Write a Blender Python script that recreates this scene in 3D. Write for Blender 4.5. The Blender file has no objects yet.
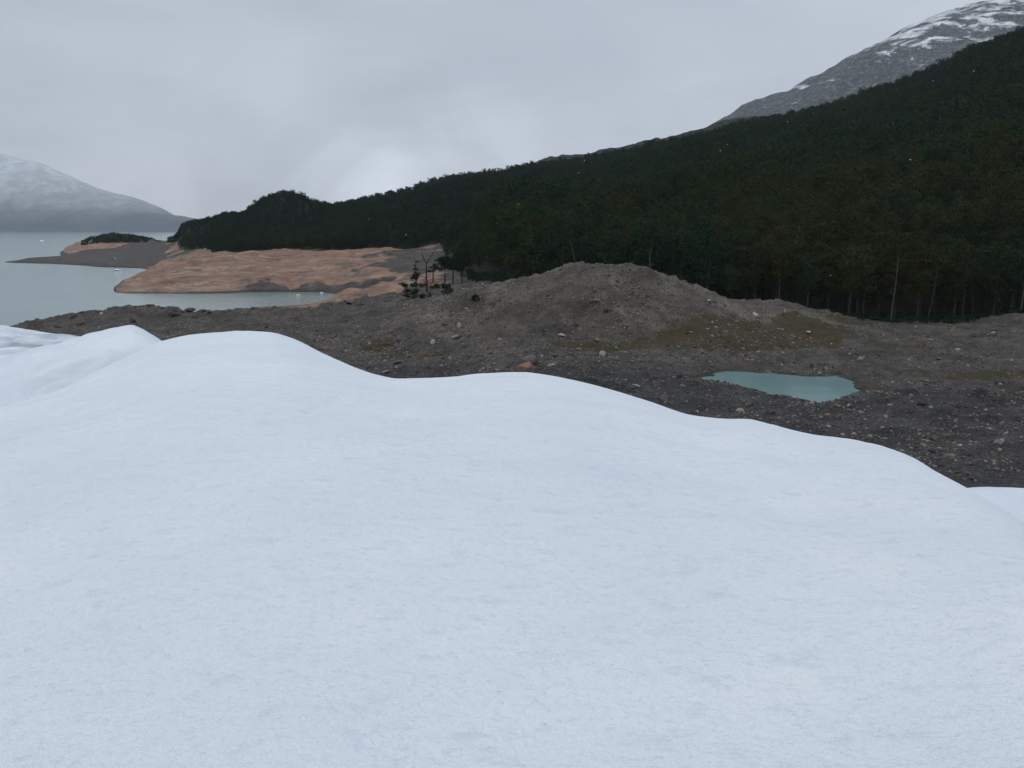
import bpy, bmesh, math, random
import numpy as np
from mathutils import Vector, noise as mnoise

random.seed(7)
rng = np.random.default_rng(7)
scene = bpy.context.scene
COL = scene.collection

# ------------------------------------------------------------------ camera geometry
F = 829.0                       # focal length in pixels of a 1024 wide frame
PITCH = math.radians(10.66)
CP, SP = math.cos(PITCH), math.sin(PITCH)
CZ = 30.0                       # the lens is 30 m above the lake (z = 0)

def slope(py):
    y = (384.0 - py) / F
    return (y * CP - SP) / (CP + y * SP)
def upix(px, py):
    y = (384.0 - py) / F
    return (px - 512.0) / F / (CP + y * SP)
def ytan(s):
    return (s * CP + SP) / (CP - s * SP)
def project(X, Y, Z):
    s = (Z - CZ) / Y
    y = ytan(s)
    return 512 + F * (X / Y) * (CP + y * SP), 384 - F * y

# ------------------------------------------------------------------ numeric helpers
def hash2(ix, iy, seed):
    n = (ix.astype(np.int64) * 374761393 + iy.astype(np.int64) * 668265263 + seed * 1442695041) & 0xFFFFFFFF
    n = ((n ^ (n >> 13)) * 1274126177) & 0xFFFFFFFF
    n = (n ^ (n >> 16)) & 0xFFFFFFFF
    return n.astype(np.float64) / 4294967295.0
def vnoise(x, y, seed=0):
    x = np.asarray(x, float); y = np.asarray(y, float)
    ix = np.floor(x); iy = np.floor(y)
    fx = x - ix; fy = y - iy
    fx = fx * fx * fx * (fx * (fx * 6 - 15) + 10); fy = fy * fy * fy * (fy * (fy * 6 - 15) + 10)
    a = hash2(ix, iy, seed); b = hash2(ix + 1, iy, seed); c = hash2(ix, iy + 1, seed); d = hash2(ix + 1, iy + 1, seed)
    return (a + (b - a) * fx + (c - a) * fy + (a - b - c + d) * fx * fy) * 2 - 1
def fbm(x, y, octv=4, seed=0, gain=0.5):
    t = 0; amp = 1; f = 1
    for k in range(octv):
        ca, sa = math.cos(k * 0.9), math.sin(k * 0.9)
        t = t + amp * vnoise((x * ca - y * sa) * f + 17.3 * k, (x * sa + y * ca) * f - 9.1 * k, seed + k)
        amp *= gain; f *= 2.03
    return t
def smooth(e0, e1, x):
    t = np.clip((x - e0) / (e1 - e0), 0, 1)
    return t * t * (3 - 2 * t)
def pchip_slopes(x, y):
    """x (n,), y (n, m)"""
    h = np.diff(x)[:, None]; d = np.diff(y, axis=0) / h
    m = np.zeros_like(y)
    if len(x) == 2:
        m[:] = d[0]; return m
    w1 = 2 * h[1:] + h[:-1]; w2 = h[1:] + 2 * h[:-1]
    ok = d[:-1] * d[1:] > 0
    with np.errstate(divide='ignore', invalid='ignore'):
        hm = (w1 + w2) / (w1 / d[:-1] + w2 / d[1:])
    m[1:-1] = np.where(ok, hm, 0); m[0] = d[0]; m[-1] = d[-1]
    return m
def pchip(x, y, q):
    x = np.asarray(x, float); y = np.asarray(y, float)
    one = y.ndim == 1
    if one: y = y[:, None]
    m = pchip_slopes(x, y)
    q = np.clip(q, x[0], x[-1])
    i = np.clip(np.searchsorted(x, q, side='right') - 1, 0, len(x) - 2)
    h = (x[i + 1] - x[i]); t = (q - x[i]) / h
    t_ = t[:, None]; h_ = h[:, None]
    r = ((1 + 2 * t_) * (1 - t_) ** 2) * y[i] + t_ * (1 - t_) ** 2 * h_ * m[i] + t_ ** 2 * (3 - 2 * t_) * y[i + 1] + t_ ** 2 * (t_ - 1) * h_ * m[i + 1]
    return r[:, 0] if one else r

class Fan:
    """a height field over rows of distance Y; knots are (px, z) or (px, None, py)"""
    def __init__(self, rows, ugrid, ygrid):
        self.u = ugrid; self.y = ygrid
        rows = sorted(rows, key=lambda r: r[0])
        Z = []
        for Y, kn in rows:
            us, zs = [], []
            for k in kn:
                if len(k) == 3:
                    py = k[2]; z = CZ + slope(py) * Y
                else:
                    z = k[1]; py = 384 - F * ytan((z - CZ) / Y)
                us.append(upix(k[0], py)); zs.append(z)
            us = np.array(us); zs = np.array(zs)
            o = np.argsort(us); Z.append(pchip(us[o], zs[o], ugrid))
        self.Z = pchip(np.array([r[0] for r in rows], float), np.array(Z), ygrid)
        self.X = ygrid[:, None] * ugrid[None, :]
        self.Y = np.repeat(ygrid[:, None], len(ugrid), 1)
    def h(self, X, Y):
        X = np.asarray(X, float); Y = np.asarray(Y, float)
        u = X / Y
        fi = np.interp(Y, self.y, np.arange(len(self.y))); fj = np.interp(u, self.u, np.arange(len(self.u)))
        i = np.clip(fi.astype(int), 0, len(self.y) - 2); j = np.clip(fj.astype(int), 0, len(self.u) - 2)
        a = fi - i; b = fj - j
        Z = self.Z
        return (Z[i, j] * (1 - a) + Z[i + 1, j] * a) * (1 - b) + (Z[i, j + 1] * (1 - a) + Z[i + 1, j + 1] * a) * b

def mesh_from(name, V, faces, mat=None, attrs=None, smooth_=True, matidx=None):
    """V (n,3), faces (m,k) numpy"""
    me = bpy.data.meshes.new(name)
    V = np.asarray(V, np.float32); faces = np.asarray(faces, np.int32)
    n, k = faces.shape
    me.vertices.add(len(V)); me.vertices.foreach_set('co', V.ravel())
    me.loops.add(n * k); me.loops.foreach_set('vertex_index', faces.ravel())
    me.polygons.add(n)
    me.polygons.foreach_set('loop_start', np.arange(0, n * k, k, dtype=np.int32))
    me.polygons.foreach_set('use_smooth', np.full(n, smooth_, bool))
    if matidx is not None: me.polygons.foreach_set('material_index', np.asarray(matidx, np.int32))
    for an, av in (attrs or {}).items():
        a = me.attributes.new(an, 'FLOAT', 'POINT'); a.data.foreach_set('value', np.asarray(av, np.float32).ravel())
    for m in (mat if isinstance(mat, (list, tuple)) else [mat]):
        if m: me.materials.append(m)
    me.update(calc_edges=True)
    return me
def grid_faces(nr, nc):
    i = np.arange(nr - 1)[:, None] * nc + np.arange(nc - 1)[None, :]
    i = i.ravel()
    return np.stack([i, i + 1, i + nc + 1, i + nc], 1)
def add(name, me, parent=None, loc=(0, 0, 0)):
    o = bpy.data.objects.new(name, me); COL.objects.link(o)
    o.location = loc
    if parent: o.parent = parent
    return o
def tag(o, label=None, cat=None, group=None, kind=None):
    if label: o['label'] = label
    if cat: o['category'] = cat
    if group: o['group'] = group
    if kind: o['kind'] = kind
    return o

# ------------------------------------------------------------------ materials
class NT:
    def __init__(self, name):
        self.m = bpy.data.materials.new(name); self.m.use_nodes = True
        self.t = self.m.node_tree; self.t.nodes.clear()
        self.out = self.n('ShaderNodeOutputMaterial'); self.b = self.n('ShaderNodeBsdfPrincipled')
        self.l(self.b.outputs[0], self.out.inputs['Surface'])
        self.b.inputs['Roughness'].default_value = 0.9
        self.b.inputs['Specular IOR Level'].default_value = 0.25
    def n(self, t, **kw):
        nd = self.t.nodes.new(t)
        for k, v in kw.items(): setattr(nd, k, v)
        return nd
    def l(self, a, b): self.t.links.new(a, b)
    def pos(self):
        return self.n('ShaderNodeNewGeometry').outputs['Position']
    def objpos(self):
        return self.n('ShaderNodeTexCoord').outputs['Object']
    def scale(self, v, s, rot=(0, 0, 0)):
        mp = self.n('ShaderNodeMapping'); mp.inputs['Scale'].default_value = s; mp.inputs['Rotation'].default_value = rot
        self.l(v, mp.inputs['Vector']); return mp.outputs[0]
    def noise(self, v, scale, detail=4, rough=0.55, dist=0):
        nd = self.n('ShaderNodeTexNoise'); nd.inputs['Scale'].default_value = scale; nd.inputs['Detail'].default_value = detail
        nd.inputs['Roughness'].default_value = rough; nd.inputs['Distortion'].default_value = dist
        self.l(v, nd.inputs['Vector']); return nd.outputs['Fac']
    def voro(self, v, scale, feature='F1', out='Distance'):
        nd = self.n('ShaderNodeTexVoronoi', feature=feature); nd.inputs['Scale'].default_value = scale
        self.l(v, nd.inputs['Vector']); return nd.outputs[out]
    def ramp(self, f, stops, interp='LINEAR'):
        nd = self.n('ShaderNodeValToRGB'); cr = nd.color_ramp; cr.interpolation = interp
        while len(cr.elements) < len(stops): cr.elements.new(0.5)
        for e, (p, c) in zip(cr.elements, stops):
            e.position = p; e.color = (c if hasattr(c, '__len__') else (c, c, c)) [:3] + (1,) if hasattr(c, '__len__') else (c, c, c, 1)
        self.l(f, nd.inputs[0]); return nd.outputs[0]
    def mix(self, f, a, b, mode='MIX'):
        nd = self.n('ShaderNodeMix', data_type='RGBA', blend_type=mode)
        for s, v in ((nd.inputs[0], f), (nd.inputs[6], a), (nd.inputs[7], b)):
            if isinstance(v, (int, float)): s.default_value = v
            elif isinstance(v, tuple): s.default_value = v + (1,)
            else: self.l(v, s)
        return nd.outputs[2]
    def math(self, op, a, b=0.0, clamp=False):
        nd = self.n('ShaderNodeMath', operation=op, use_clamp=clamp)
        for s, v in ((nd.inputs[0], a), (nd.inputs[1], b)):
            if isinstance(v, (int, float)): s.default_value = v
            else: self.l(v, s)
        return nd.outputs[0]
    def attr(self, name):
        return self.n('ShaderNodeAttribute', attribute_name=name).outputs['Fac']
    def bump(self, h, strength=0.5, dist=0.1):
        nd = self.n('ShaderNodeBump'); nd.inputs['Strength'].default_value = strength; nd.inputs['Distance'].default_value = dist
        self.l(h, nd.inputs['Height']); self.l(nd.outputs[0], self.b.inputs['Normal'])
    def color(self, c):
        if isinstance(c, tuple): self.b.inputs['Base Color'].default_value = c + (1,)
        else: self.l(c, self.b.inputs['Base Color'])

# --- snow
def make_snow(name, dirty):
    k = NT(name); p = k.pos()
    big = k.noise(p, 0.9, 5, 0.6); fine = k.noise(p, 26, 5, 0.7); mid = k.noise(k.scale(p, (1.0, 1.6, 1)), 5.5, 5, 0.65)
    c = k.mix(k.ramp(big, [(0.3, 0.0), (0.7, 1.0)]), (0.775, 0.828, 0.875), (0.86, 0.895, 0.925))
    c = k.mix(k.math('MULTIPLY', k.ramp(mid, [(0.54, 0.0), (0.72, 1.0)]), 0.55), c, (0.66, 0.71, 0.77))
    c = k.mix(k.math('MULTIPLY', k.ramp(fine, [(0.54, 0.0), (0.68, 1.0)]), 0.50), c, (0.64, 0.69, 0.75))
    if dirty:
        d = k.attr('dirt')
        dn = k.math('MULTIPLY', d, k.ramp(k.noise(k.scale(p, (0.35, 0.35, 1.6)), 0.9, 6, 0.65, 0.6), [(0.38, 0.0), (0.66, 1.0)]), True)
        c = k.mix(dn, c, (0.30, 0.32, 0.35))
        c = k.mix(k.math('MULTIPLY', k.ramp(k.noise(p, 0.28, 4, 0.6), [(0.40, 0.0), (0.62, 1.0)]), 0.6), c, (0.64, 0.72, 0.79))
    k.color(c)
    k.b.inputs['Roughness'].default_value = 0.75
    h = k.math('ADD', k.math('MULTIPLY', mid, 1.0), k.math('MULTIPLY', fine, 0.55))
    h = k.math('ADD', h, k.math('MULTIPLY', k.noise(p, 75, 3, 0.6), 0.22))
    k.bump(h, 0.8, 0.05)
    return k.m
M_snow = make_snow('snow_material', False)
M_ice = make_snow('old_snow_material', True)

# --- the ground sheet: moraine, moss, red bedrock, forest floor
def make_ground():
    k = NT('ground_material'); p = k.pos()
    big = k.noise(p, 0.05, 5, 0.6); mid = k.noise(p, 0.45, 6, 0.65); fine = k.noise(p, 3.0, 5, 0.7)
    # gravel: brown-grey, the silt near the ice greyer
    brown = k.mix(mid, (0.037, 0.032, 0.027), (0.106, 0.092, 0.077))
    grey = k.mix(mid, (0.021, 0.0205, 0.021), (0.054, 0.052, 0.052))
    sl = k.math('ADD', k.attr('silt'), k.math('MULTIPLY', k.math('SUBTRACT', big, 0.5), 1.1), True)
    gravel = k.mix(sl, brown, grey)
    cell = k.voro(p, 2.2, out='Color'); cd = k.voro(p, 2.2)
    stone_on = k.math('MULTIPLY', k.ramp(cell, [(0.52, 0.0), (0.6, 1.0)]), k.ramp(cd, [(0.18, 1.0), (0.30, 0.0)]))
    gravel = k.mix(k.math('MULTIPLY', stone_on, 0.75), gravel, k.mix(fine, (0.11, 0.095, 0.08), (0.26, 0.23, 0.20)))
    cell2 = k.voro(p, 5.0, out='Color')
    gravel = k.mix(0.75, gravel, k.mix(1.0, gravel, k.ramp(cell2, [(0.1, 0.45), (0.9, 1.6)]), 'MULTIPLY'))
    gravel = k.mix(k.math('MULTIPLY', k.attr('tan'), 0.8), gravel, k.mix(1.0, gravel, (1.5, 1.45, 1.36), 'MULTIPLY'))
    pt = k.noise(p, 0.13, 6, 0.7)
    gravel = k.mix(1.0, gravel, k.ramp(pt, [(0.32, 0.52), (0.5, 0.95), (0.66, 1.5)]), 'MULTIPLY')
    # moss and low vegetation
    mo = k.math('ADD', k.attr('moss'), k.math('MULTIPLY', k.math('SUBTRACT', k.noise(p, 0.35, 5, 0.7), 0.48), 1.3))
    mo = k.ramp(mo, [(0.42, 0.0), (0.62, 1.0)])
    mosscol = k.mix(k.ramp(k.noise(p, 0.22, 4, 0.6), [(0.42, 0.0), (0.60, 1.0)]), (0.040, 0.041, 0.011), (0.062, 0.036, 0.016))
    mosscol = k.mix(k.ramp(fine, [(0.3, 0.0), (0.7, 0.6)]), mosscol, (0.035, 0.033, 0.015))
    col = k.mix(k.math('MULTIPLY', mo, k.ramp(k.attr('moss'), [(0.02, 0.0), (0.2, 0.9)])), gravel, mosscol)
    # red-tan bedrock with dipping beds
    pr = k.scale(p, (0.026, 0.018, 0.15), (0.06, 0.20, 0.5))
    st = k.noise(pr, 1.5, 8, 0.66, 1.3); st2 = k.noise(k.scale(p, (0.05, 0.035, 0.42), (0.05, 0.17, 0.5)), 1.4, 6, 0.65, 0.3)
    rock = k.ramp(st, [(0.24, (0.085, 0.076, 0.068)), (0.36, (0.17, 0.12, 0.088)), (0.45, (0.26, 0.18, 0.132)), (0.53, (0.30, 0.158, 0.105)), (0.60, (0.36, 0.275, 0.205)), (0.70, (0.16, 0.112, 0.085))])
    rock = k.mix(k.ramp(st2, [(0.55, 0.0), (0.66, 0.85)]), rock, (0.11, 0.085, 0.078))
    rock = k.mix(k.ramp(k.noise(p, 0.18, 6, 0.7), [(0.50, 0.0), (0.68, 0.8)]), rock, (0.15, 0.118, 0.102))
    ck = k.voro(k.scale(p, (0.05, 0.03, 0.30), (0.05, 0.26, 0.5)), 1.0, 'DISTANCE_TO_EDGE')
    rock = k.mix(k.math('MULTIPLY', k.ramp(ck, [(0.0, 0.5), (0.05, 0.0)]), k.ramp(st2, [(0.45, 0.0), (0.6, 1.0)])), rock, (0.10, 0.078, 0.066))
    rk = k.math('ADD', k.attr('rock'), k.math('MULTIPLY', k.math('SUBTRACT', k.noise(k.scale(p, (0.6, 0.6, 3.0)), 0.07, 6, 0.65), 0.5), 1.5))
    rk = k.ramp(rk, [(0.42, 0.0), (0.56, 1.0)])
    col = k.mix(k.math('MULTIPLY', rk, k.ramp(k.attr('rock'), [(0.02, 0.0), (0.15, 1.0)])), col, rock)
    # forest floor
    col = k.mix(k.attr('floor'), col, k.mix(mid, (0.010, 0.012, 0.007), (0.022, 0.020, 0.012)))
    # wet band at the water's edge
    col = k.mix(k.math('MULTIPLY', k.attr('wet'), 0.6), col, k.mix(1.0, col, (0.45, 0.45, 0.46), 'MULTIPLY'))
    k.color(col)
    h = k.math('ADD', k.math('MULTIPLY', fine, 0.25), k.math('MULTIPLY', k.ramp(cd, [(0.0, 1.0), (0.4, 0.0)]), 0.25))
    h = k.math('ADD', h, k.math('MULTIPLY', mid, 0.6))
    h = k.math('ADD', h, k.math('MULTIPLY', k.math('MULTIPLY', st2, k.attr('rock')), 3.0))
    k.bump(h, 0.9, 0.6)
    return k.m
M_ground = make_ground()

def simple(name, c1, c2, scale, rough=0.9, bump=0.0, bdist=0.1, detail=5, obj=True):
    k = NT(name); p = k.objpos() if obj else k.pos()
    n = k.noise(p, scale, detail, 0.65)
    k.color(k.mix(k.ramp(n, [(0.3, 0.0), (0.7, 1.0)]), c1, c2)); k.b.inputs['Roughness'].default_value = rough
    if bump: k.bump(n, bump, bdist)
    return k.m

def water(name, c1, c2, wave, rough, bs=0.5):
    k = NT(name); p = k.pos()
    k.color(k.mix(k.ramp(k.noise(k.scale(p, (0.004, 0.012, 1)), 1.0, 4, 0.6), [(0.35, 0.0), (0.65, 1.0)]), c1, c2))
    k.b.inputs['Roughness'].default_value = rough; k.b.inputs['IOR'].default_value = 1.33; k.b.inputs['Specular IOR Level'].default_value = 0.5
    n = k.math('ADD', k.noise(k.scale(p, (1, 2.2, 1)), wave, 4, 0.6), k.math('MULTIPLY', k.noise(p, wave * 0.17, 3), 2.0))
    k.bump(n, bs, 0.12)
    return k.m
M_lake = water('lake_water', (0.180, 0.262, 0.250), (0.215, 0.300, 0.285), 0.8, 0.12)
M_pond = water('pond_water', (0.130, 0.230, 0.230), (0.158, 0.260, 0.255), 1.2, 0.12, 0.15)

def boulder_mat(name, a, b, spot):
    k = NT(name); p = k.objpos(); r = k.n('ShaderNodeObjectInfo').outputs['Random']
    n = k.noise(p, 1.6, 6, 0.7)
    c = k.mix(k.ramp(n, [(0.3, 0.0), (0.7, 1.0)]), a, b)
    c = k.mix(k.ramp(k.noise(p, 3.5, 4, 0.7), [(0.58, 0.0), (0.68, 0.8)]), c, spot)
    c = k.mix(1.0, c, k.ramp(r, [(0.0, 0.7), (1.0, 1.25)]), 'MULTIPLY')
    k.color(c); k.bump(k.noise(p, 5, 5, 0.7), 0.7, 0.12)
    return k.m
TONES = {
    'dark grey': boulder_mat('dark_grey_rock', (0.035, 0.034, 0.036), (0.075, 0.072, 0.072), (0.11, 0.10, 0.09)),
    'mid grey': boulder_mat('mid_grey_rock', (0.085, 0.080, 0.076), (0.15, 0.14, 0.13), (0.20, 0.18, 0.15)),
    'brown': boulder_mat('brown_rock', (0.085, 0.062, 0.046), (0.15, 0.11, 0.08), (0.20, 0.16, 0.12)),
    'pale cream': boulder_mat('pale_cream_rock', (0.26, 0.23, 0.19), (0.40, 0.36, 0.30), (0.20, 0.16, 0.12)),
    'rusty orange': boulder_mat('rusty_orange_rock', (0.19, 0.105, 0.07), (0.27, 0.165, 0.115), (0.12, 0.08, 0.065)),
    'pale grey': boulder_mat('pale_grey_rock', (0.24, 0.24, 0.235), (0.36, 0.36, 0.35), (0.16, 0.15, 0.14)),
}
def stones_mat():
    k = NT('gravel_stones_material'); p = k.pos(); t = k.attr('tone')
    c = k.ramp(t, [(0.0, (0.045, 0.042, 0.042)), (0.35, (0.085, 0.073, 0.062)), (0.60, (0.13, 0.108, 0.09)), (0.80, (0.19, 0.17, 0.15)), (0.93, (0.30, 0.27, 0.23)), (0.97, (0.20, 0.12, 0.085))])
    n = k.noise(p, 4, 4, 0.7)
    k.color(k.mix(1.0, c, k.ramp(n, [(0.2, 0.65), (0.8, 1.25)]), 'MULTIPLY'))
    return k.m
M_stones = stones_mat()

def leaf_mat(name, a, b, use_attr=False):
    k = NT(name); r = k.attr('tint') if use_attr else k.n('ShaderNodeObjectInfo').outputs['Random']
    p = k.pos()
    n = k.noise(p, 0.55, 3, 0.6)
    c = k.mix(n, a, b) if not use_attr else k.mix(n, k.ramp(r, [(0.0, (0.006, 0.014, 0.009)), (0.45, (0.010, 0.020, 0.008)), (0.8, (0.014, 0.024, 0.007)), (1.0, (0.020, 0.023, 0.007))]),
              k.ramp(r, [(0.0, (0.014, 0.036, 0.020)), (0.45, (0.023, 0.052, 0.016)), (0.8, (0.034, 0.054, 0.014)), (1.0, (0.046, 0.051, 0.014))]))
    if not use_attr: c = k.mix(1.0, c, k.ramp(r, [(0.0, 0.75), (1.0, 1.3)]), 'MULTIPLY')
    k.color(c); k.b.inputs['Roughness'].default_value = 0.85; k.b.inputs['Specular IOR Level'].default_value = 0.06
    return k.m
LEAF = {
    'blackish green': leaf_mat('blackish_green_leaves', (0.007, 0.018, 0.009), (0.016, 0.036, 0.015)),
    'olive green': leaf_mat('olive_green_leaves', (0.013, 0.023, 0.007), (0.030, 0.045, 0.013)),
    'brown-tinged': leaf_mat('brown_tinged_leaves', (0.018, 0.022, 0.007), (0.040, 0.041, 0.012)),
}
M_forest = leaf_mat('forest_leaves', None, None, True)
M_bark = simple('grey_bark', (0.022, 0.020, 0.018), (0.055, 0.051, 0.045), 1.5, 0.95, 0.6, 0.1)
M_deadbark = simple('bleached_bark', (0.045, 0.043, 0.039), (0.115, 0.11, 0.10), 1.2, 0.95, 0.6, 0.1)
M_darkwood = simple('dark_wood', (0.022, 0.020, 0.018), (0.05, 0.045, 0.04), 1.5, 0.95, 0.6, 0.1)

# ------------------------------------------------------------------ ground sheet
hill_px = [500, 540, 600, 640, 707, 779, 827, 884, 940, 977, 1024, 1100, 1250]
hill_top = [181, 174, 167, 160, 146, 129, 117, 102, 80, 60, 39, 8, -52]       # line of the ground under the skyline trees
hill_yc = [1050, 1030, 1000, 980, 950, 920, 900, 880, 850, 830, 800, 780, 760]
hill_ye = [250, 235, 225, 222, 210, 206, 205, 204, 203, 203, 202, 200, 200]
hill_ze = [11.5, 11.0, 10, 9, 8.6, 8.4, 8.2, 8.0, 8.0, 8.2, 8.5, 9, 10]
def hill_z(i, Y):
    zc = CZ + slope(hill_top[i]) * hill_yc[i]
    t = (Y - hill_ye[i]) / (hill_yc[i] - hill_ye[i])
    if t <= 1: return hill_ze[i] + (zc - hill_ze[i]) * max(t, 0) ** 1.04
    return zc + 10 * (1 - math.exp(-(t - 1) * 3))
def H(Y): return [(px, hill_z(i, Y)) for i, px in enumerate(hill_px)]

rows = [
 (34, [(-300, 12), (500, 11), (1400, 10)]),
 (52, [(-300, 7), (500, 8), (1400, 8)]),
 (80, [(-300, 3), (200, 6), (500, 6.6), (1400, 6.4)]),
 (112, [(-300, 2), (0, 4), (400, 6), (700, 5.9), (860, 5.4), (1024, 5.4), (1300, 6)]),
 (137, [(-300, 1), (0, 3.5), (300, 5.0), (400, 6.2), (540, 6.6), (640, 6.2), (700, 5.8), (860, 5.5), (1024, 5.8), (1300, 6)]),
 (160, [(-300, 0), (0, 3.4), (200, 4.5), (320, 6), (400, 7.4), (460, 8.5), (520, 8.6), (580, 7.9), (640, 7.8), (700, 8.2), (760, 7.4), (840, 6.6), (1024, 6.7), (1300, 7)]),
 (188, [(-300, -1), (0, 3), (200, 4.8), (320, 6.4), (380, 8.6), (440, None, 299), (475, None, 287), (520, None, 278), (560, None, 270), (582, None, 265), (640, None, 265), (665, None, 275), (700, None, 290), (740, None, 303), (790, None, 306), (850, None, 318), (900, None, 328), (960, None, 328), (1000, None, 322), (1024, None, 318), (1300, None, 310)]),
 (215, [(-300, -2), (0, 1.5), (60, 3.4), (200, 5.2), (320, 6.6), (380, 9.2), (440, 12.5), (475, 13.5), (520, 14), (600, 13), (660, 11), (700, 9), (779, 8.4), (884, 7.4), (940, 7.4), (1024, 8.3), (1300, 9.5)]),
 (255, [(-300, -3), (-60, -1), (0, None, 330), (15, None, 326), (60, None, 319), (110, None, 311), (135, None, 308.5), (200, None, 313.5), (260, None, 313), (320, None, 311), (360, None, 306.5), (400, None, 301), (440, None, 296.5), (470, 12)] + H(255)),
 (290, [(-300, -6), (0, -6), (200, -4), (255, -1), (290, 0.3), (320, 2), (360, None, 296), (400, None, 289), (445, None, 286), (470, 11)] + H(290)),
 (312, [(-300, -6), (0, -6), (200, -5), (244, -1), (256, 0.5), (285, 1.1), (315, 1.7), (345, 3.3), (400, 7.2), (445, 8.7), (470, 11.5)] + H(312)),
 (330, [(-300, -6), (0, -6), (200, -6), (265, -1.6), (295, -0.4), (330, 1.8), (360, 4.2), (400, 6.2), (445, 8.5), (470, 12)] + H(330)),
 (372, [(-300, -6), (100, -5), (300, -4), (330, -1), (346, 0.3), (360, 1.5), (400, 5.2), (445, 8.5), (470, 14)] + H(372)),
 (394, [(-300, -6), (90, -4), (110, -0.8), (119, 0.35), (150, 1.1), (195, 1.5), (235, 0.7), (255, -0.3), (300, -0.7), (330, 0.5), (360, 3), (400, 7), (445, 10), (470, 15)] + H(394)),
 (410, [(-300, -6), (90, -5), (108, -1.2), (117, 0.5), (135, 1.4), (160, 2.6), (200, 3.2), (260, 4.0), (330, 5.2), (400, 8), (445, 11.5), (470, 17)] + H(410)),
 (480, [(-300, -6), (90, -6), (112, -2), (124, 0.4), (147, 4.2), (168, 8.0), (200, 11.6), (240, 14.2), (330, 14.2), (400, 15.5), (445, 17.5), (470, 24)] + H(480)),
 (560, [(-300, -6), (100, -6), (140, -3), (165, 4), (200, 11.5), (220, 14), (260, 15), (330, 16), (400, 19.5), (440, 25), (470, 32)] + H(560)),
 (655, [(-300, -6), (20, -5), (85, -1), (100, 0.2), (150, 1.6), (170, 6), (200, 14), (230, 24), (330, 30), (400, 34), (440, 40), (470, 45)] + H(655)),
 (750, [(-300, -6), (-20, -3), (6, 0.1), (60, 2.0), (100, 3.4), (150, 5), (190, 14), (205, 20), (225, None, 226), (240, None, 223), (252, None, 215), (265, None, 206), (285, None, 200), (300, None, 203), (318, None, 211), (350, 40), (400, 43), (440, 52), (470, 58)] + H(750)),
 (850, [(-300, -6), (0, -4), (30, 0.2), (60, 1.8), (100, 3.8), (150, 7), (172, 14), (185, None, 227), (205, None, 224), (225, None, 222), (243, None, 223), (265, 40), (300, 42), (350, 46), (400, 52), (440, 60), (470, 66)] + H(850)),
 (950, [(-300, -6), (30, -4), (56, -1.2), (66, 1.6), (80, 5), (100, 9), (150, 11.5), (172, 14), (185, None, 227), (205, None, 224), (225, 30), (270, 38), (350, None, 210), (400, 58), (440, 68), (470, 74)] + H(950)),
 (1050, [(-300, -6), (48, -4), (60, 0), (70, 7), (88, 14), (110, 17.5), (150, 17), (163, 14), (172, 14), (190, 20), (225, 27), (270, 37), (350, 55), (400, None, 198), (440, None, 190), (470, None, 186)] + H(1050)),
 (1200, [(-300, -6), (60, -5), (163, -4), (178, 2), (225, 15), (300, 30), (400, 66), (470, 84)] + H(1200)),
 (1500, [(-300, -8), (225, -6), (300, 0), (400, 40), (470, 60)] + H(1500)),
]
ug = np.concatenate([np.linspace(-1.15, -0.66, 40, endpoint=False), np.linspace(-0.66, 0.70, 860, endpoint=False), np.linspace(0.70, 1.15, 40)])
yg = np.concatenate([np.geomspace(34, 100, 50, endpoint=False), np.linspace(100, 265, 330, endpoint=False), np.linspace(265, 560, 200, endpoint=False), np.geomspace(560, 1500, 170)])
G = Fan(rows, ug, yg)
X, Y, Z = G.X, G.Y, G.Z
PX = 512 + F * (X / Y) * (CP + SP * ytan((Z - CZ) / Y))
# forest edge distance as a function of picture column of the valley
edge_px = np.array([-500, 150, 168, 180, 190, 200, 213, 230, 330, 440, 453, 463, 477, 500, 540, 600, 660, 700, 760, 1024, 1400.])
edge_y = np.array([4000, 4000, 930, 750, 690, 640, 560, 535, 530, 520, 400, 330, 286, 262, 232, 224, 216, 206, 203, 200, 198.])
def forest_edge(px): return np.interp(px, edge_px, edge_y)
fm = smooth(-2, 6, Y - forest_edge(PX) + 4 * fbm(X / 14, Y / 14, 2, 31))
# rock masks
PX0, Y0 = PX, Y
PX = PX0 + 9 * fbm(X / 26, Y / 40, 4, 201); Y = Y0 + 16 * smooth(300, 420, Y0) * fbm(X / 30, Y0 / 30, 4, 205)
rock = smooth(296, 304, Y) * (1 - smooth(600, 680, Y)) * (1 - smooth(440, 465, PX)) * (1 - 0.55 * smooth(350, 415, PX) * smooth(330, 350, Y))
rock = np.maximum(rock, smooth(268, 280, Y) * (1 - smooth(330, 345, Y)) * smooth(315, 335, PX) * (1 - smooth(400, 412, PX)))
rock = np.maximum(rock, smooth(925, 950, Y) * (1 - 0.8 * smooth(105, 135, PX)) * (1 - smooth(165, 190, PX)) * smooth(1.0, 3.0, Z))
rock = np.maximum(rock, smooth(700, 760, Y) * (1 - smooth(1100, 1150, Y)) * smooth(166, 176, PX) * (1 - smooth(190, 200, PX)) * (1 - smooth(15, 19, Z)))
# grey aprons inside the red rock
apx, apy = (PX0 - 408) / 40.0, (Y0 - 452) / 42.0
apron = 1 - smooth(0.35, 1.25, np.hypot(apx, apy) + 0.75 * fbm(X / 16, Y0 / 22, 4, 207))
apron2 = (1 - smooth(1.5, 6.0, Z + 2.0 * fbm(X / 18, Y / 14, 3, 211))) * smooth(225, 275, PX) * smooth(352, 368, Y)
rock = rock * (1 - 0.70 * apron) * (1 - 0.75 * apron2) * 0.86
PX, Y = PX0, Y0
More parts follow.
